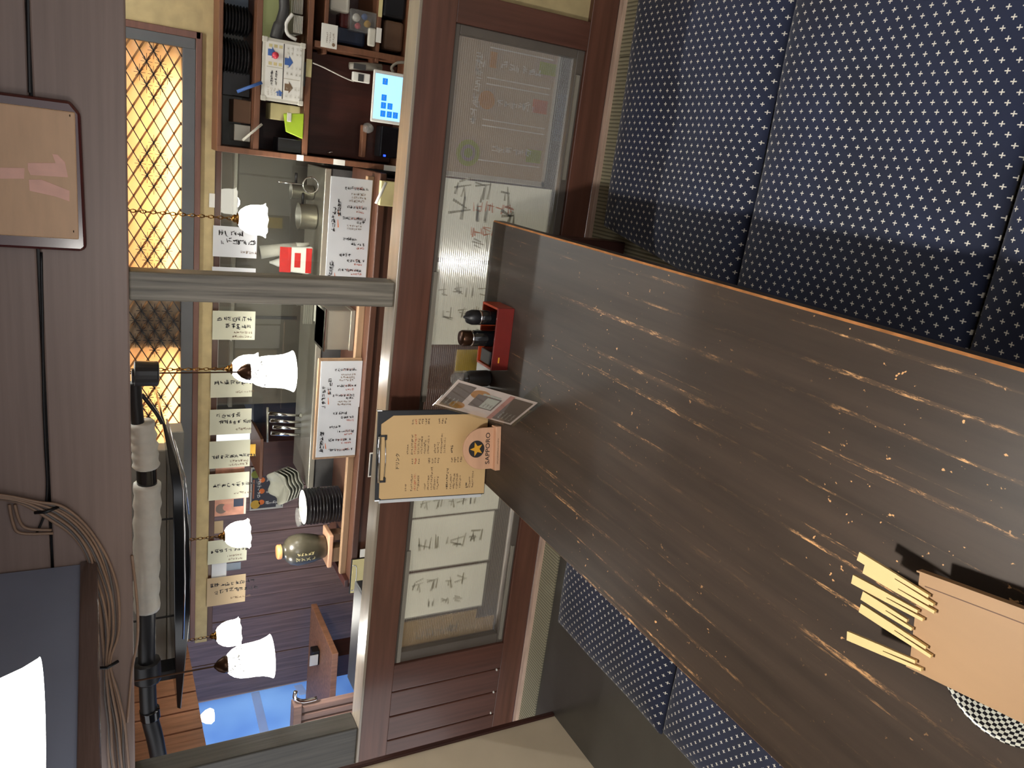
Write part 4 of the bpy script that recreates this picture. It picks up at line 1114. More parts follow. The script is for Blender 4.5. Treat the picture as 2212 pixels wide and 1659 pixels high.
# stoneware jar on a wooden block stand
jp = pk(702, 1180, 3.26)
js = thing('jar_stand', (jp.x, 3.26, KZ+.001), 'rough wooden block stand under the stoneware jar', 'stand')
box('post', jp.x-.075, jp.x+.0, 3.23, 3.29, KZ+.001, jp.z-.022, 'lightwood', js, .004)
box('post', jp.x+.04, jp.x+.075, 3.23, 3.29, KZ+.001, jp.z-.022, 'brown_box', js, .004)
box('top_block', jp.x-.085, jp.x+.085, 3.20, 3.32, jp.z-.022, jp.z-.001, 'wood_stand', js, .004)
ja = thing('stoneware_jar', jp, 'olive-black stoneware jar with pale brushed characters and a wooden lid', 'jar')
MB().lathe([(0, 0), (.046, 0), (.052, .006), (.066, .055), (.074, .100), (.074, .135), (.066, .165), (.048, .186), (.034, .192), (.034, .204), (.038, .207), (.030, .207)], jp, 36).build('body', 'jar', ja, smooth=True)
MB().lathe([(0, .204), (.033, .204), (.034, .208), (.034, .222), (.030, .226), (0, .226)], jp, 24).build('lid', 'jar_lid', ja, smooth=True)
mb = MB(); rn = random.Random(9)
def on_jar(u, v):  # u angle, v height
    ang = -math.pi/2-.25+u; r_ = .0755 if .07 < v < .15 else .071
    return jp+Vector((r_*math.cos(ang), r_*math.sin(ang), v))
for col, (ang0, n_, sz, zt_) in enumerate(((-.05, 4, .021, .152), (.34, 5, .015, .148))):
    for i in range(n_):
        for _ in range(6):
            if rn.random() < .5: q = [(rn.uniform(0, .3), rn.uniform(0, 1)), (rn.uniform(.6, 1), rn.uniform(0, 1))]
            else: q = [(rn.uniform(0, 1), rn.uniform(0, .3)), (rn.uniform(0, 1), rn.uniform(.6, 1))]
            P = [on_jar(ang0+(s_[0]*sz)/.075, zt_-i*sz*1.1-s_[1]*sz) for s_ in q]
            P = [p_+(p_-Vector((jp.x, jp.y, p_.z))).normalized()*.002 for p_ in P]
            d_ = (P[1]-P[0]).normalized(); nrm_ = (P[0]-Vector((jp.x, jp.y, P[0].z))).normalized(); s2 = d_.cross(nrm_)*.0011
            mb.poly([P[0]+s2, P[0]-s2, P[1]-s2*.4, P[1]+s2*.4])
mb.build('brush_lettering', 'tape', ja, fix=False)
# yellow clipboard at the counter's end
yc = thing('order_clipboard', pk(800, 1242, CY-.037), 'small clipboard with yellow paper hung on the counter end', 'clipboard')
X0, X1, Z0, Z1 = rc(757, 812, 1206, 1278, CY-.037); Yy = CY-.037
box('board', X0, X1, Yy, Yy+.006, Z0, Z1, 'black', yc); box('sheet', X0+.004, X1-.002, Yy-.003, Yy, Z0, Z1-.006, 'tape', yc)
MB().tube(smooth_path([(X0+.02, Yy-.004, Z1-.006), (X0+.03, Yy-.006, Z1-.024), (X1-.04, Yy-.006, Z1-.024), (X1-.03, Yy-.004, Z1-.006)], 4), .002, 6).build('clip', 'chrome', yc, smooth=True)
# small signs on the counter face
for px, lb_ in (((797, 812, 978, 1030), 'small framed black sign on the counter, behind the drinks menu'), ((838, 852, 566, 612), 'small white-edged sign on the counter beside the dark post'), ((778, 800, 1186, 1203), 'little white label above the yellow clipboard')):
    X0, X1, Z0, Z1 = rc(*px, CY-.034); t = thing('counter_sign', ((X0+X1)/2, CY-.034, Z0), lb_, 'sign')
    box('plate', X0, X1, CY-.0335, CY-.031, Z0, Z1, 'white', t)
    if px[0] != 778: box('face', X0+.006, X1-.006, CY-.0345, CY-.033, Z0+.005, Z1-.004, 'dark_grey', t)
# pen and note block by board
nb = thing('note_block', pk(850, 420, CY-.02), 'beige note block at the right end of the counter', 'note block')
X0, X1, Z0, Z1 = rc(822, 862, 392, 446, CY-.055)
box('pad', X0, X1, CY-.055, CY-.03, Z0, Z1, 'tape', nb, .002)
mb = MB().tube([pk(812, 440, CY-.07), pk(834, 394, CY-.07)], .006, 8).build('marker_pen', 'white', label='white marker pen lying against the beige note block', cat='pen', smooth=True)
# ================================================================= shelf unit at the right
SY = 3.30; SD = .30
def sz_(x, y=200, Y=SY): return PY(x, y, Y).z
def sx_(y, x=660, Y=SY): return PY(x, y, Y).x
su = thing('shelf_unit', (sx_(170), SY, -.45), 'brown wooden shelf unit crammed with dishes and devices', 'shelf')
sxl, sxr = sx_(336), sx_(-60)
for z_, nm in ((556, 'a'), (664, 'b')):
    box('shelf_board', sxl, sxr, SY, SY+SD, sz_(z_)-.012, sz_(z_)+.010, 'shelfwood', su, .002)
box('shelf_board', sxl, sxr, SY, SY+SD, sz_(872)-.02, sz_(872), 'shelfwood', su, .002)
box('shelf_board', sx_(108), sxr, SY+.01, SY+SD, sz_(707, 40)-.008, sz_(707, 40)+.008, 'shelfwood', su, .002)
box('shelf_board', sx_(108), sxr, SY+.01, SY+SD, sz_(822, 40)-.008, sz_(822, 40)+.008, 'shelfwood', su, .002)
box('side_panel', sxl-.022, sxl, SY-.005, SY+SD, -.45, sz_(470), 'shelfwood', su, .002)
box('divider', sx_(112, 780)-.012, sx_(112, 780)+.012, SY+.004, SY+SD, sz_(872), sz_(675), 'shelfwood', su, .002)
box('back_panel', sxl, sxr, SY+SD, SY+SD+.01, -.45, sz_(556), 'darkwood', su)
box('front_panel', sxl, sxr, SY, SY+.02, -.45, sz_(872)-.02, 'counterwood', su)
box('top_board', sxl-.022, sxr, SY, SY+SD, sz_(470)-.016, sz_(470), 'shelfwood', su, .002)
for px in ((665, 676, 128, 165),): pass
X0, X1, Z0, Z1 = rc(656, 674, 127, 166, SY-.004); box('tape_patch', X0, X1, SY-.001, SY, sz_(664)-.012, sz_(664)+.010, 'tape', su)
X0, X1, Z0, Z1 = rc(816, 828, -5, 36, SY); box('tape_patch', X0, X1, SY+.009, SY+.0102, sz_(822, 40)-.008, sz_(822, 40)+.008, 'tape', su)
for ya, yb, mt in ((335, 352, 'card_white'),):
    for xa, xb in ((640, 655), (720, 745), (830, 860)):
        box('tape_patch', sxl-.0228, sxl-.0002, SY-.006, SY-.0045, sz_(xb, 340), sz_(xa, 340), mt, su)
def on_shelf(name, px, Y, depth, mat, label, cat, bevel=.003, group=None, rest=None):
    if rest is not None:
        X0, X1, Z0, Z1 = rc(*px, Y); return box(name, X0, X1, Y, Y+depth, rest+.0004, Z1, mat, None, bevel, label=label, cat=cat)
    return pbox(name, px, Y, depth, mat, label=label, cat=cat, bevel=bevel, group=group)
# top compartment: stacks of dark dishes standing on edge
zb = sz_(556)+.0101
def dish_row(y_c, n, r, lab, grp, mat, Y):
    mb = MB(); mb.lathe([(0, 0), (r*.55, 0), (r*.6, .003), (r, .018), (r*.985, .020), (r*.58, .007), (0, .006)], (0, 0, 0), 28)
    o0 = mb.build('dark_dish', mat, smooth=True, loc=(0, 0, 0)); x = sx_(y_c, 510)
    for i in range(n):
        o = o0 if i == 0 else o0.copy()
        if i: COL.objects.link(o)
        o.location = (x, Y, zb+.0118*i); o.rotation_euler = (0, 0, .3*i)
        tag(o, f'{ORD[i]} dish from below in the {lab}', 'dish', grp)
dish_row(118, 9, .068, 'dark pile above the white timetable board', 'dishes on the upper shelf', 'plate_black', SY+.12)
dish_row(36, 8, .056, 'black pile far right on the upper shelf', 'dishes on the upper shelf, right', 'black', SY+.12)
on_shelf('file_box', (479, 504, -20, 58), SY+.19, .1, 'bluegrey', 'pale blue file box standing behind the black dishes on the upper shelf', 'box', rest=zb)
on_shelf('wooden_box', (504, 545, 216, 266), SY+.06, .12, 'brown_box', 'small brown box on the left of the upper shelf', 'box', rest=zb)
on_shelf('tin_box', (505, 546, 270, 306), SY+.06, .12, 'steel', 'dull metal tin at the left end of the upper shelf', 'tin', rest=zb)
on_shelf('black_box', (480, 546, 156, 208), SY+.10, .12, 'black', 'black box between the dishes and the brown box', 'box', rest=zb)
MB().tube([PY(512, 198, SY-.02), PY(566, 178, SY-.034)], .006, 8).build('blue_pen', 'ink_blue', label='blue pen poking out above the white timetable board', cat='pen', smooth=True)
MB().tube([PY(524, 303, SY-.01), PY(566, 268, SY-.012)], .005, 8).build('cable_end', 'offwhite', label='pale cable slanting at the left shelf edge', cat='cable', smooth=True)
# middle compartment
zb2 = sz_(664)+.0101
X0, X1, Z0, Z1 = rc(566, 607, -20, 92, SY+.2)
box('lime_panel', X0, X1, SY+.2, SY+.21, Z0, sz_(556)-.013, 'limewall', label='pale green board at the back of the middle shelf', cat='board')
# white timetable board
tbd = thing('timetable_board', PY(657, 155, SY-.03), 'white timetable board with blue arrows leaning on the shelf', 'board')
sh, w, h = sheet_rect((566, 657, 86, 222), SY-.022)
box('frame', sh.o.x, sh.o.x+w, SY-.022, SY-.012, sh.o.z-h, sh.o.z, 'offwhite', tbd, .003)
box('panel', sh.o.x+.012, sh.o.x+w-.012, SY-.0235, SY-.020, sh.o.z-h+.012, sh.o.z-.012, 'white', tbd)
for u, v in ((0, 0), (1, 0), (0, 1), (1, 1)):
    xx_, zz_ = sh.o.x+(w-.016)*u, sh.o.z-.016-(h-.016)*v
    box('corner_cap', xx_-.002, xx_+.018, SY-.026, SY-.012, zz_-.002, zz_+.018, 'offwhite', tbd, .003)
sh = Sheet((sh.o.x, SY-.0235, sh.o.z), sh.a, sh.b, sh.n); mb = MB(); rn = random.Random(4)
sh.rect(mb, w*.06, h*.485, w*.94, h*.505, 0)
sh.rect(mb, w*.54, h*.1, w*.55, h*.5, 1); sh.rect(mb, w*.39, h*.5, w*.40, h*.9, 1)
def arrow(u, v, s_, mi, right=False):
    if right: pts = [(u, v-s_*.4), (u+s_*.5, v-s_*.4), (u+s_*.5, v-s_*.7), (u+s_, v), (u+s_*.5, v+s_*.7), (u+s_*.5, v+s_*.4), (u, v+s_*.4)]
    else: pts = [(u-s_*.4, v), (u-s_*.4, v+s_*.5), (u-s_*.7, v+s_*.5), (u, v+s_), (u+s_*.7, v+s_*.5), (u+s_*.4, v+s_*.5), (u+s_*.4, v)]
    mb.poly([sh.p(a_, b_, .001) for a_, b_ in pts], mi)
arrow(w*.77, h*.12, .030, 2); arrow(w*.67, h*.52, .032, 2); arrow(w*.26, h*.54, .032, 3); arrow(w*.10, h*.42, .022, 2, True)
for v, us in ((.14, (.88, .60)), (.26, (.88, .60)), (.38, (.88, .60))):
    for u in us: sh.rect(mb, w*(u-.025), h*v, w*(u+.025), h*(v+.08), 4)
for v in (.56, .66, .78, .86):
    for u in (.12, .24, .48, .58, .80, .88):
        sh.rect(mb, w*(u-.03), h*v, w*(u+.03), h*(v+.06), 5); sh.line(mb, w*(u-.015), h*(v+.012), 1, h*.05, rn, 1, False)
for v in (.2, .3): sh.line(mb, w*.26, h*v, 6, h*.06, rn, 0, False, .95, .09)
for v in (.13, .21, .29, .37): sh.line(mb, w*.09, h*v, 4, h*.05, rn, 1, False, .95, .06)
mb.build('print', ['ink', 'ink_grey', 'ink_blue', 'ink_soft', 'tape', 'card_white'], tbd, fix=False)
mp_ = sh.p(w*.735, h*.29, 0)
MB().tube([mp_, mp_+Vector((0, -.016, 0))], [.013, .011], 16).build('magnet', 'magnet', tbd, smooth=True)
X0, X1, Z0, Z1 = rc(655, 658, 134, 186, SY-.026); box('pen_ledge', X0, X1, SY-.032, SY-.022, Z0-.002, Z0+.003, 'black', tbd)
# white ribbed stacks (folded trays) and dark strap
def ribbed_stack(px, Y, n, label, skew):
    X0, X1, Z0, Z1 = rc(*px, Y); t = thing('folder_stack', ((X0+X1)/2, Y, Z0), label, 'trays', 'white ribbed stacks on the shelf')
    for i in range(n):
        z_ = Z0+(Z1-Z0)*i/n; box('tray', X0+skew*i, X1+skew*i, Y+.004*(i % 2), Y+.12, z_, z_+(Z1-Z0)/n*.72, 'offwhite', t, .002)
    return t
ribbed_stack((634, 655, -20, 30), SY+.02, 11, 'stack of pale trays at the top right of the middle shelf', 0)
ribbed_stack((634, 654, 33, 72), SY+.0, 11, 'stack of white trays beside the timetable board', 0)
MB().tube(smooth_path([PY(x, y, SY+.01) for x, y in ((612, -20), (614, 20), (606, 50), (600, 68), (596, 84))], 5), [.020]*11+[.024]*10, 8).build('dark_strap', 'dark_grey', label='dark quilted strap hanging in the middle shelf', cat='strap', smooth=True)
MB().tube(smooth_path([PY(x, y, SY-.004) for x, y in ((632, 30), (618, 52), (622, 74), (640, 86))], 6), .007, 8).build('white_hose', 'white', label='white plastic loop of cable beside the trays', cat='cable', smooth=True)
# green tray and stacks to the left
gt = thing('green_tray', PY(655, 265, SY-.01), 'bright green tray standing on the middle shelf', 'tray')
X0, X1, Z0, Z1 = rc(612, 656, 242, 298, SY-.005)
MB().prism([(X0, SY-.005, zb2), (X1, SY-.005, zb2), (X1-.01, SY-.005, Z1), (X0+.02, SY-.005, Z1-.012)], (0, .012, 0)).build('front', 'green', gt, bevel=.003)
box('clip_handle', (X0+X1)/2+.01, (X0+X1)/2+.045, SY-.012, SY-.005, Z1-.03, Z1-.012, 'offwhite', gt, .003)
on_shelf('tissue_box', (584, 655, 226, 262), SY+.06, .1, 'tape', 'beige patterned box behind the green tray', 'box', rest=zb2)
on_shelf('dark_bottle_crate', (600, 655, 300, 330), SY+.01, .1, 'black_gloss', 'black glossy box at the left end of the middle shelf', 'box', rest=zb2)
# lower compartment: tablet till, router, phone, bits
tb2 = thing('tablet', PY(880, 210, SY-.06), 'white tablet with a light blue screen on the rail-side shelf', 'tablet')
sh, w, h = sheet_rect((804, 882, 155, 268), SY-.06)
box('body', sh.o.x, sh.o.x+w, SY-.06, SY-.050, sh.o.z-h, sh.o.z, 'white', tb2, .004)
m_ = .010; sh = Sheet((sh.o.x, SY-.0605, sh.o.z), sh.a, sh.b, sh.n)
mb = MB(); sh.rect(mb, w*.065, h*.05, w*.93, h*.95, 0, .0005)
def tile(u, v): sh.rect(mb, w*u, h*v, w*(u+.12), h*(v+.14), 1, .0011)
for u, v in ((.12, .25), (.12, .43), (.12, .60), (.28, .25), (.28, .43), (.43, .25), (.74, .25)): tile(u, v)
mb.build('display', ['screen', 'screen_tile'], tb2, fix=False)
mb = MB(); sh.n = sh.n*1.6
for u, v in ((.12, .25), (.12, .43), (.12, .60), (.28, .25), (.28, .43), (.43, .25), (.74, .25)): sh.line(mb, w*(u+.02), h*(v+.05), 3, w*.026, rn, 0, False)
sh.line(mb, w*.14, h*.17, 6, w*.018, rn, 0, False); sh.line(mb, w*.34, h*.10, 4, w*.02, rn, 0, False)
mb.build('screen_text', 'ink_white', tb2, fix=False, kind='stuff')
X0, X1, Z0, Z1 = rc(860, 884, 150, 155, SY-.05)
box('stand_foot', sh.o.x+w*.3, sh.o.x+w*.7, SY-.05, SY+.04, sz_(872)+.0005, sz_(872)+.006, 'white', tb2)
box('stand_arm', sh.o.x+w*.45, sh.o.x+w*.55, SY-.05, SY-.044, sz_(872)+.003, sh.o.z-h*.4, 'white', tb2)
MB().tube(smooth_path([PY(x, y, SY-.03) for x, y in ((850, 156), (846, 146), (858, 136), (876, 136), (886, 146))], 5), .006, 8).build('cable_loop', 'grey_duct', label='grey loop of cable on top of the tablet', cat='cable', smooth=True)
rt = thing('router', PY(870, 308, SY), 'black glossy router with a blue light beside the tablet', 'router')
X0, X1, Z0, Z1 = rc(822, 872, 274, 342, SY+.01)
Z0 = sz_(872)+.0005
box('body', X0, X1, SY+.012, SY+.09, Z0, Z1, 'black_gloss', rt, .006)
p = PY(829, 336, SY+.012); box('status_light', p.x-.004, p.x+.004, SY+.010, SY+.013, p.z-.008, p.z+.002, 'led_blue', rt)
on_shelf('wooden_bar', (782, 792, 270, 340), SY+.03, .04, 'shelfwood', 'short reddish wooden bar above the router', 'bar')
lbp = PY(805, 278, SY+.02)
MB().lathe([(0, 0), (.012, 0), (.020, .012), (.022, .024), (.016, .038), (0, .042)], lbp, 14).build('plastic_ball', 'clear_plastic', label='small round plastic light next to the tablet', cat='gadget', smooth=True)
on_shelf('remote_control', (762, 800, 157, 178), SY-.01, .02, 'white', 'white remote control with a dark screen above the tablet', 'remote')
X0, X1, Z0, Z1 = rc(774, 786, 160, 176, SY-.012); box('display', X0, X1, SY-.0115, SY-.0098, Z0, Z1, 'dark_grey', bpy.data.objects['remote_control'])
ph_ = thing('handset', PY(830, 138, SY), 'grey cordless handset leaning on the divider', 'phone')
MB().tube([PY(755, 142, SY+.01), PY(790, 144, SY+.01), PY(824, 146, SY+.01)], [.014, .017, .014], 10).build('body', 'grey_duct', ph_, smooth=True)
X0, X1, Z0, Z1 = rc(764, 790, 138, 150, SY-.008); box('display', X0, X1, SY-.010, SY-.004, Z0, Z1, 'dark_grey', ph_)
MB().tube(smooth_path([PY(x, y, SY-.006) for x, y in ((676, 136), (700, 146), (740, 166), (764, 176))], 4), .0025, 6).build('thin_cord', 'offwhite', label='thin white cord across the dark cupboard door', cat='cord', smooth=True)
X0, X1 = sx_(332), sx_(124, 780)
cd = box('cupboard_door', X0, X1, SY+.10, SY+.12, sz_(872)+.002, sz_(676)-.012, 'darkwood', su, .003)
p = PY(706, 330, SY+.10); MB().tube([p, p+Vector((0, -.02, 0)), p+Vector((.006, -.022, -.018))], .004, 8).build('key', 'chrome', cd, smooth=True)
# far right cubbies
on_shelf('card_sign', (694, 729, 52, 104), SY-.008, .004, 'card_white', 'white printed card taped to the shelf edge', 'card', .0005)
cs = bpy.data.objects['card_sign']
sh, w, h = sheet_rect((694, 729, 52, 104), SY-.0085); mb = MB()
for v in (.3, .5, .7): sh.line(mb, w*.2, h*v, 6, h*.1, rn, 0, False)
sh.disc(mb, w*.16, h*.78, h*.1, 0)
mb.build('lettering', 'ink_soft', cs, fix=False)
cl = thing('clear_case', PY(812, 45, SY+.02), 'clear plastic case of small colourful bits on the right cubby', 'case')
X0, X1, Z0, Z1 = rc(757, 808, 22, 70, SY+.02); Z0 = sz_(822, 40)+.0085
box('case', X0, X1, SY+.02, SY+.10, Z0, Z1, 'clear_plastic', cl, .004)
for i, (x, y, mt, r_) in enumerate(((794, 52, 'yellow', .014), (773, 56, 'magnet', .012), (770, 38, 'white', .016), (788, 36, 'ink_blue', .012))):
    p = PY(x, y, SY+.05); MB().tube([p, p+Vector((0, .02, 0))], [r_, r_*.8], 12).build('trinket', mt, cl, smooth=True)
on_shelf('grey_bag', (714, 757, -10, 26), SY+.04, .1, 'offwhite', 'pale bag at the far right of the middle cubby', 'bag', .01)
on_shelf('red_pouch', (735, 758, 22, 62), SY+.06, .08, 'maroon', 'dark red pouch beside the clear case', 'pouch', .012)
on_shelf('navy_pouch', (728, 790, 62, 98), SY+.06, .08, 'navy', 'dark blue pouch left of the clear case', 'pouch', .012)
on_shelf('price_tag', (813, 824, 60, 92), SY-.002, .004, 'card_white', 'white tag stuck on the cubby edge', 'tag', .0005)
on_shelf('plastic_clip', (796, 812, 60, 100), SY+.0, .02, 'offwhite', 'ivory plastic clip beside the white tag', 'clip', .006)
on_shelf('brown_bag', (830, 872, 45, 110), SY+.05, .1, 'brown_box', 'dull brown bag in the lowest right cubby', 'bag', .012)
on_shelf('black_bag', (828, 878, -20, 40), SY+.05, .1, 'black', 'black bag with a pale lining in the lowest right cubby', 'bag', .012)

# ================================================================= posters taped behind the ribbed pane
GY = D+.046
def glass_poster(px, mat, label, fn, cat='poster', name='poster'):
    X0, X1, Z0, Z1 = rc(*px, GY)
    Z0, Z1 = max(Z0, .120), min(Z1, .453)
    t = thing(name, ((X0+X1)/2, GY, Z0), label, cat, 'posters behind the ribbed glass')
    box('sheet', X0, X1, GY, GY+.0012, Z0, Z1, mat, t)
    sh = Sheet((X0, GY, Z1), (1, 0, 0), (0, 0, -1), (0, -1, 0)); mb = MB(); mats = fn(sh, X1-X0, Z1-Z0, mb, random.Random(len(label)))
    if mb.f: mb.build('print', mats, t, fix=False)
def f_dark(sh, w, h, mb, rn):
    sh.rect(mb, 0, 0, w, h*.012, 0); sh.rect(mb, 0, h*.97, w, h, 0); sh.rect(mb, 0, 0, w*.035, h, 0)
    for u in (.13, .36, .40, .63, .67, .86, .90): sh.rect(mb, w*u, h*.32, w*(u+.008), h*.93, 0)
    sh.disc(mb, w*.17, h*.22, h*.11, 1); sh.disc(mb, w*.17, h*.22, h*.07, 4, .001); sh.disc(mb, w*.17, h*.22, h*.04, 1, .0013)
    sh.disc(mb, w*.53, h*.34, h*.075, 2); sh.rect(mb, w*.74, h*.33, w*.84, h*.39, 2)
    sh.rect(mb, w*.16, h*.78, w*.25, h*.93, 1); sh.rect(mb, w*.50, h*.78, w*.59, h*.93, 3); sh.rect(mb, w*.76, h*.80, w*.84, h*.97, 1)
    for u in (.20, .50, .74): sh.line(mb, w*u, h*.44, 6, h*.065, rn, 0, True, 1, .08)
    sh.line(mb, w*.36, h*.20, 9, h*.07, rn, 0, False, .9, .08)
    return ['white_glass', 'lime_ink', 'amber_ink', 'coral_ink', 'poster_brown']
def f_white(cols, red=False):
    def fn(sh, w, h, mb, rn):
        for u, v, n_, g in cols: sh.line(mb, w*u, h*v, n_, h*g*.9, rn, 0, True, 1, .055)
        if red:
            for u in (.62, .3): sh.line(mb, w*u, h*.3, 4, h*.09, rn, 1, True, 1, .06)
        return ['ink_glass', 'coral_ink']
    return fn
glass_poster((940, 1198, 56, 392), 'poster_brown', 'brown poster with green and orange spots behind the ribbed glass', f_dark)
glass_poster((930, 1192, 395, 563), 'poster_paper', 'pale printed sheet behind the glass right of the condiment tray', f_white([(.74, .1, 3, .2), (.45, .08, 3, .24), (.12, .3, 4, .16)], True))
glass_poster((920, 1182, 572, 744), 'poster_paper', 'pale sheet with grey handwriting behind the sauce bottles', f_white([(.60, .06, 6, .13), (.32, .12, 6, .13), (.08, .32, 5, .12)]))
glass_poster((985, 1100, 755, 803), 'yellow_label', 'yellow label behind the glass next to the toothpick jar', f_white([(.4, .5, 2, .14)]))
glass_poster((860, 1078, 1040, 1110), 'poster_paper', 'pale sheet behind the glass at the left edge of the drinks menu', f_white([(.2, .1, 5, .15)]))
glass_poster((860, 1060, 1115, 1222), 'poster_paper', 'pale sheet with large grey characters, second left of the drinks menu', f_white([(.35, .12, 4, .21)]))
glass_poster((860, 1044, 1230, 1322), 'poster_paper', 'pale sheet with two grey columns, third left of the drinks menu', f_white([(.55, .1, 4, .19), (.15, .3, 3, .17)]))
glass_poster((860, 1022, 1332, 1430), 'paper_tan', 'tan sheet behind the left end of the ribbed glass', f_white([(.6, .2, 4, .15), (.3, .1, 4, .15)]))
glass_poster((1026, 1068, 1332, 1380), 'poster_brown', 'small brown card behind the lower left of the ribbed glass', lambda *a: ['ink'])

# ================================================================= left end of the aisle
# duct box, wrapped pipe, black curved hood
X0, X1, Z0, Z1 = rc(270, 408, 935, 1442, 2.95)
db = thing('duct_box', ((X0+X1)/2, 2.95, Z0), 'grey boxed duct behind the white wrapped pipe', 'duct')
box('lower_box', X0, X1, 2.95, 3.05, PY(372, 1200, 2.95).z-.04, PY(362, 1200, 2.95).z, 'grey_duct', db, .004)
box('upper_box', X0, X1-.08, 2.97, 3.05, PY(362, 1200, 2.97).z+.003, 1.92, 'grey_duct', db, .004)
xj = PY(340, 1045, 2.95).x
box('joint_strip', xj-.006, xj+.006, 2.944, 2.95, PY(372, 1200, 2.95).z-.04, PY(362, 1200, 2.95).z, 'offwhite', db)
hp_ = [(346, 876), (352, 898), (376, 980), (399, 1060), (409, 1150), (412, 1250), (410, 1330), (402, 1420), (391, 1532), (383, 1530), (379, 1450), (377, 1400), (375, 1200), (373, 1060), (361, 968), (346, 892)]
hc = thing('curved_hood', PY(400, 1200, 2.75), 'long glossy black curved hood hanging over the aisle at the left', 'hood')
MB().prism([PY(x, y, 2.70) for x, y in hp_], (0, .22, 0)).build('shell', 'black_gloss', hc, bevel=.004)
MB().tube([PY(x, y, 2.698) for x, y in ((360, 905), (383, 985), (396, 1060), (399, 1150), (400, 1260), (396, 1380))], .0035, 6).build('trim_line', 'chrome', hc, smooth=True)
MB().tube([PY(x, y, 2.698) for x, y in ((376, 950), (400, 1030), (408, 1110))], .0025, 6).build('trim_line', 'chrome', hc, smooth=True)
for y in (1120, 1330):
    p = PY(374, y, 2.86); MB().tube([p, Vector((p.x, p.y, 1.92))], .004, 6).build('hanger', 'black', hc)
p = PY(362, 1446, 2.8); box('bracket', p.x-.02, p.x+.02, 2.76, 2.84, p.z-.03, p.z+.09, 'black', hc, .003)
# wrapped pipe just under the beam
PY_ = 2.32
wr = thing('wrapped_pipe', PY(330, 1200, PY_), 'pipe wrapped in crumpled white film and black tape under the beam', 'pipe')
def seg(name, pts, r, mat, n=14, wob=0):
    P = smooth_path([PY(x, y, PY_) for x, y in pts], 6); rs = []
    for i in range(len(P)): rs.append(r*(1+wob*math.sin(i*1.7)+wob*.6*math.sin(i*4.1)))
    MB().tube(P, rs, n).build(name, mat, wr, smooth=True)
seg('bare_pipe', [(291, 826), (293, 870), (298, 920)], .018, 'black')
seg('white_wrap', [(304, 912), (310, 950), (314, 985), (316, 1010)], .036, 'wrap', 14, .07)
seg('black_tape', [(316, 1006), (317, 1025), (318, 1048)], .028, 'black_gloss')
seg('white_wrap', [(318, 1044), (318, 1100), (317, 1180), (316, 1250), (317, 1316)], .038, 'wrap', 14, .05)
seg('bare_pipe', [(317, 1312), (317, 1400), (318, 1450), (322, 1540), (336, 1600), (352, 1690)], .026, 'black')
seg('clamp', [(316, 1428), (317, 1440), (318, 1468)], .042, 'black', 10)
seg('clamp', [(323, 1532), (324, 1541), (325, 1550)], .031, 'black_gloss', 12)
# black spotlight under the beam and its lead
spo = thing('spotlight', PY(300, 808, 2.30), 'black cylinder spotlight fixed under the beam above the middle lamp', 'lamp')
MB().tube([PY(290, 807, 2.30), PY(340, 807, 2.30), PY(343, 807, 2.30)], [.036, .036, .030], 20).build('housing', 'black', spo, bevel=.002)
MB().tube([PY(284, 812, 2.30), PY(292, 812, 2.30)], .02, 12).build('mount', 'black', spo)
MB().tube(smooth_path([PY(x, y, 2.34) for x, y in ((306, 852), (322, 872), (340, 896), (350, 915))], 5), .006, 6).build('black_lead', 'black', label='black twisted lead hanging by the white wrapped pipe', cat='cable', smooth=True)

# slatted timber soffit and the blue vinyl sheet at the entrance
XS = PY(430, 1386, F).x
sb = thing('slat_soffit', (XS, 2.6, 1.0), 'soffit of upright reddish timber boards at the upper left', 'soffit')
zA = PX(413, 1402, XS); zB = PX(446, 1656, XS)
zs = (zA.z+zB.z)/2
nb_ = 24; yA, yB = F, 2.0
for k in range(nb_):
    ya_, yb_ = yA+(yB-yA)*k/nb_, yA+(yB-yA)*(k+1)/nb_
    box('board', XS-.02, XS+(.004 if k % 2 else 0), yb_+.004, ya_, zs, 1.9, 'slatwood', sb, .002)
box('backing', XS-.03, XS-.02, yB, yA, zs, 1.9, 'darkwood', sb)
vs = thing('vinyl_curtain', (xe, 3.4, -.4), 'light blue vinyl sheet closing the entrance at the far left', 'curtain')
mb = MB(); NY = 26
for i in range(NY+1):
    y_ = YB+.0-(YB-2.0)*i/NY; xo = .012*math.sin(i*1.3)+.008*math.sin(i*.6)
    mb.v += [(xe+xo, y_, -.42), (xe+xo*.4, y_, 1.5)]
for i in range(NY): mb.f.append([2*i, 2*i+1, 2*i+3, 2*i+2]); mb.m.append(0)
mb.build('sheet', 'vinyl', vs, smooth=True)
for (xa, ya, xb, yb) in ((553, 1496, 580, 1612), (645, 1480, 657, 1500)):
    a_, b_ = PX(xa, ya, xe+.03), PX(xb, yb, xe+.03)
    d_ = (b_-a_).normalized()
    MB().obox(a_-Vector((0, 0, .02)), b_-a_, (0, 0, .05), (.004, 0, 0)).build('tape_band', 'vinyl_tape', vs)
L = bpy.data.lights.new('entrance_daylight', 'AREA'); L.shape = 'RECTANGLE'; L.size = 2.4; L.size_y = 1.8; L.energy = 8; L.color = (.55, .75, 1.0)
lo = bpy.data.objects.new('entrance_daylight', L); COL.objects.link(lo); lo.location = (xe-.9, 3.2, .5); lo.rotation_euler = (0, -math.pi/2, 0)
# small distant bulb
lp = PY(462, 1545, 3.6)
db2 = thing('distant_lamp', lp, 'small pear-shaped lamp in front of the blue vinyl sheet', 'lamp')
MB().lathe([(0, -.004), (.030, 0), (.040, .016), (.034, .040), (.020, .060), (.010, .068), (0, .068)], lp, 20).build('shade', 'shade_tulip', db2, smooth=True)
MB().tube([lp+Vector((0, 0, .066)), Vector((lp.x, lp.y, 1.92))], .003, 6).build('cord', 'black', db2)
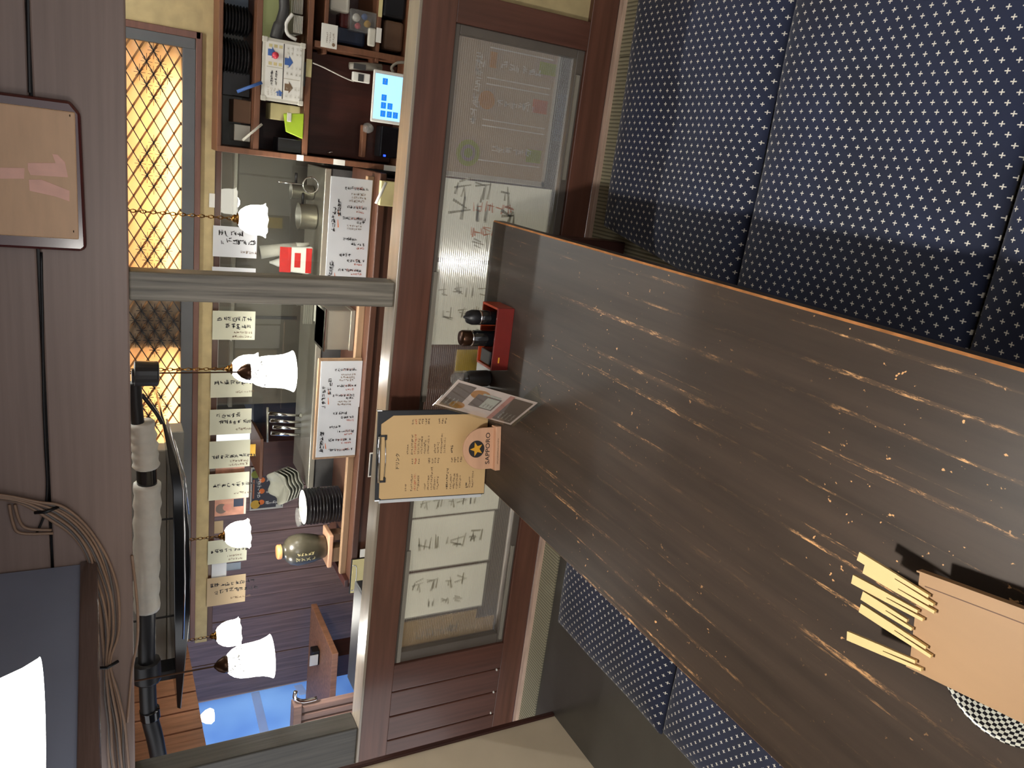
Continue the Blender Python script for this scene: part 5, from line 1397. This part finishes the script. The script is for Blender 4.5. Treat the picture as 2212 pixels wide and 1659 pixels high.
# wooden side counter with a black card reader, seen over the rail
ZT = .12
cs_ = [PZ(672, 1305, ZT), PZ(718, 1413, ZT), PZ(711, 1522, ZT), PZ(660, 1511, ZT)]
sc2 = thing('side_counter', sum(cs_, Vector())/4-Vector((0, 0, .43)), 'orange-brown wooden counter board at the far left of the aisle', 'counter')
MB().prism(cs_, (0, 0, -.035)).build('top', 'slatwood', sc2, bevel=.003)
cc = sum(cs_, Vector())/4
box('body', cc.x-.04, cc.x+.10, cc.y-.08, cc.y+.08, -.45, ZT-.036, 'darkwood', sc2)
p = PZ(688, 1415, ZT)
rd = thing('card_reader', p, 'black card reader with a white slip on the far wooden counter', 'card reader')
box('body', p.x-.05, p.x+.05, p.y-.03, p.y+.03, ZT+.0005, ZT+.045, 'black', rd, .006)
box('slip', p.x-.04, p.x+.03, p.y-.036, p.y-.031, ZT+.012, ZT+.06, 'white', rd)
# slatted bench back in front of it
X0, X1, Z0, Z1 = rc(632, 800, 1512, 1608, 2.35)
bb = thing('slat_screen', ((X0+X1)/2, 2.35, -.45), 'dark slatted wooden screen beside the left jamb', 'screen')
nS = 6
for k in range(nS):
    xa = X0+(X1-X0)*k/nS; box('slat', xa+.004, xa+(X1-X0)/nS-.006, 2.35, 2.375, -.45, Z1-.03, 'redwood', bb, .003)
box('cap', X0-.01, X1+.01, 2.34, 2.39, Z1-.03, Z1, 'redwood', bb, .003)
p = PY(655, 1515, 2.36); tg_ = bb
MB().tube(smooth_path([p+Vector((0, 0, -.05)), p, p+Vector((.02, 0, .03)), p+Vector((.05, 0, .03))], 4), .008, 8).build('chrome_hook', 'chrome', tg_, smooth=True)
# dark sideboard under the rail at the left
pbox('sideboard', (778, 815, 1290, 1500), 2.30, .12, 'black', label='low black cabinet beyond the rail at the left', cat='cabinet', bevel=.006)

# added battens, out of view, that brighten the kitchen and the aisle
kb = thing('fill_batten', (-.75, 3.78, 1.80), 'added unseen batten light brightening the kitchen above the worktop', 'lamp')
box('housing', -1.35, -.15, 3.74, 3.82, 1.86, 1.92, 'white', kb, .004)
MB().tube([(-1.33, 3.78, 1.845), (-.17, 3.78, 1.845)], .013, 10).build('tube', 'tube_fill', kb, smooth=True)
ab = copy_tree(kb, (.15, 2.75, 1.80)); ab['label'] = 'added unseen batten light brightening the aisle by the shelf unit'  # second added batten, unseen, lifts the light on the shelf
# aisle ceiling
box('ceiling', -4.6, 2.0, D+.112, 5.0, 1.92, 1.98, 'cream_wall', kind='structure')
box('wall_side', 1.62, 1.70, D, 4.85, -.45, 1.92, 'plaster', kind='structure')
for o in list(bpy.data.objects):
    if '_w' in o: del o['_w']
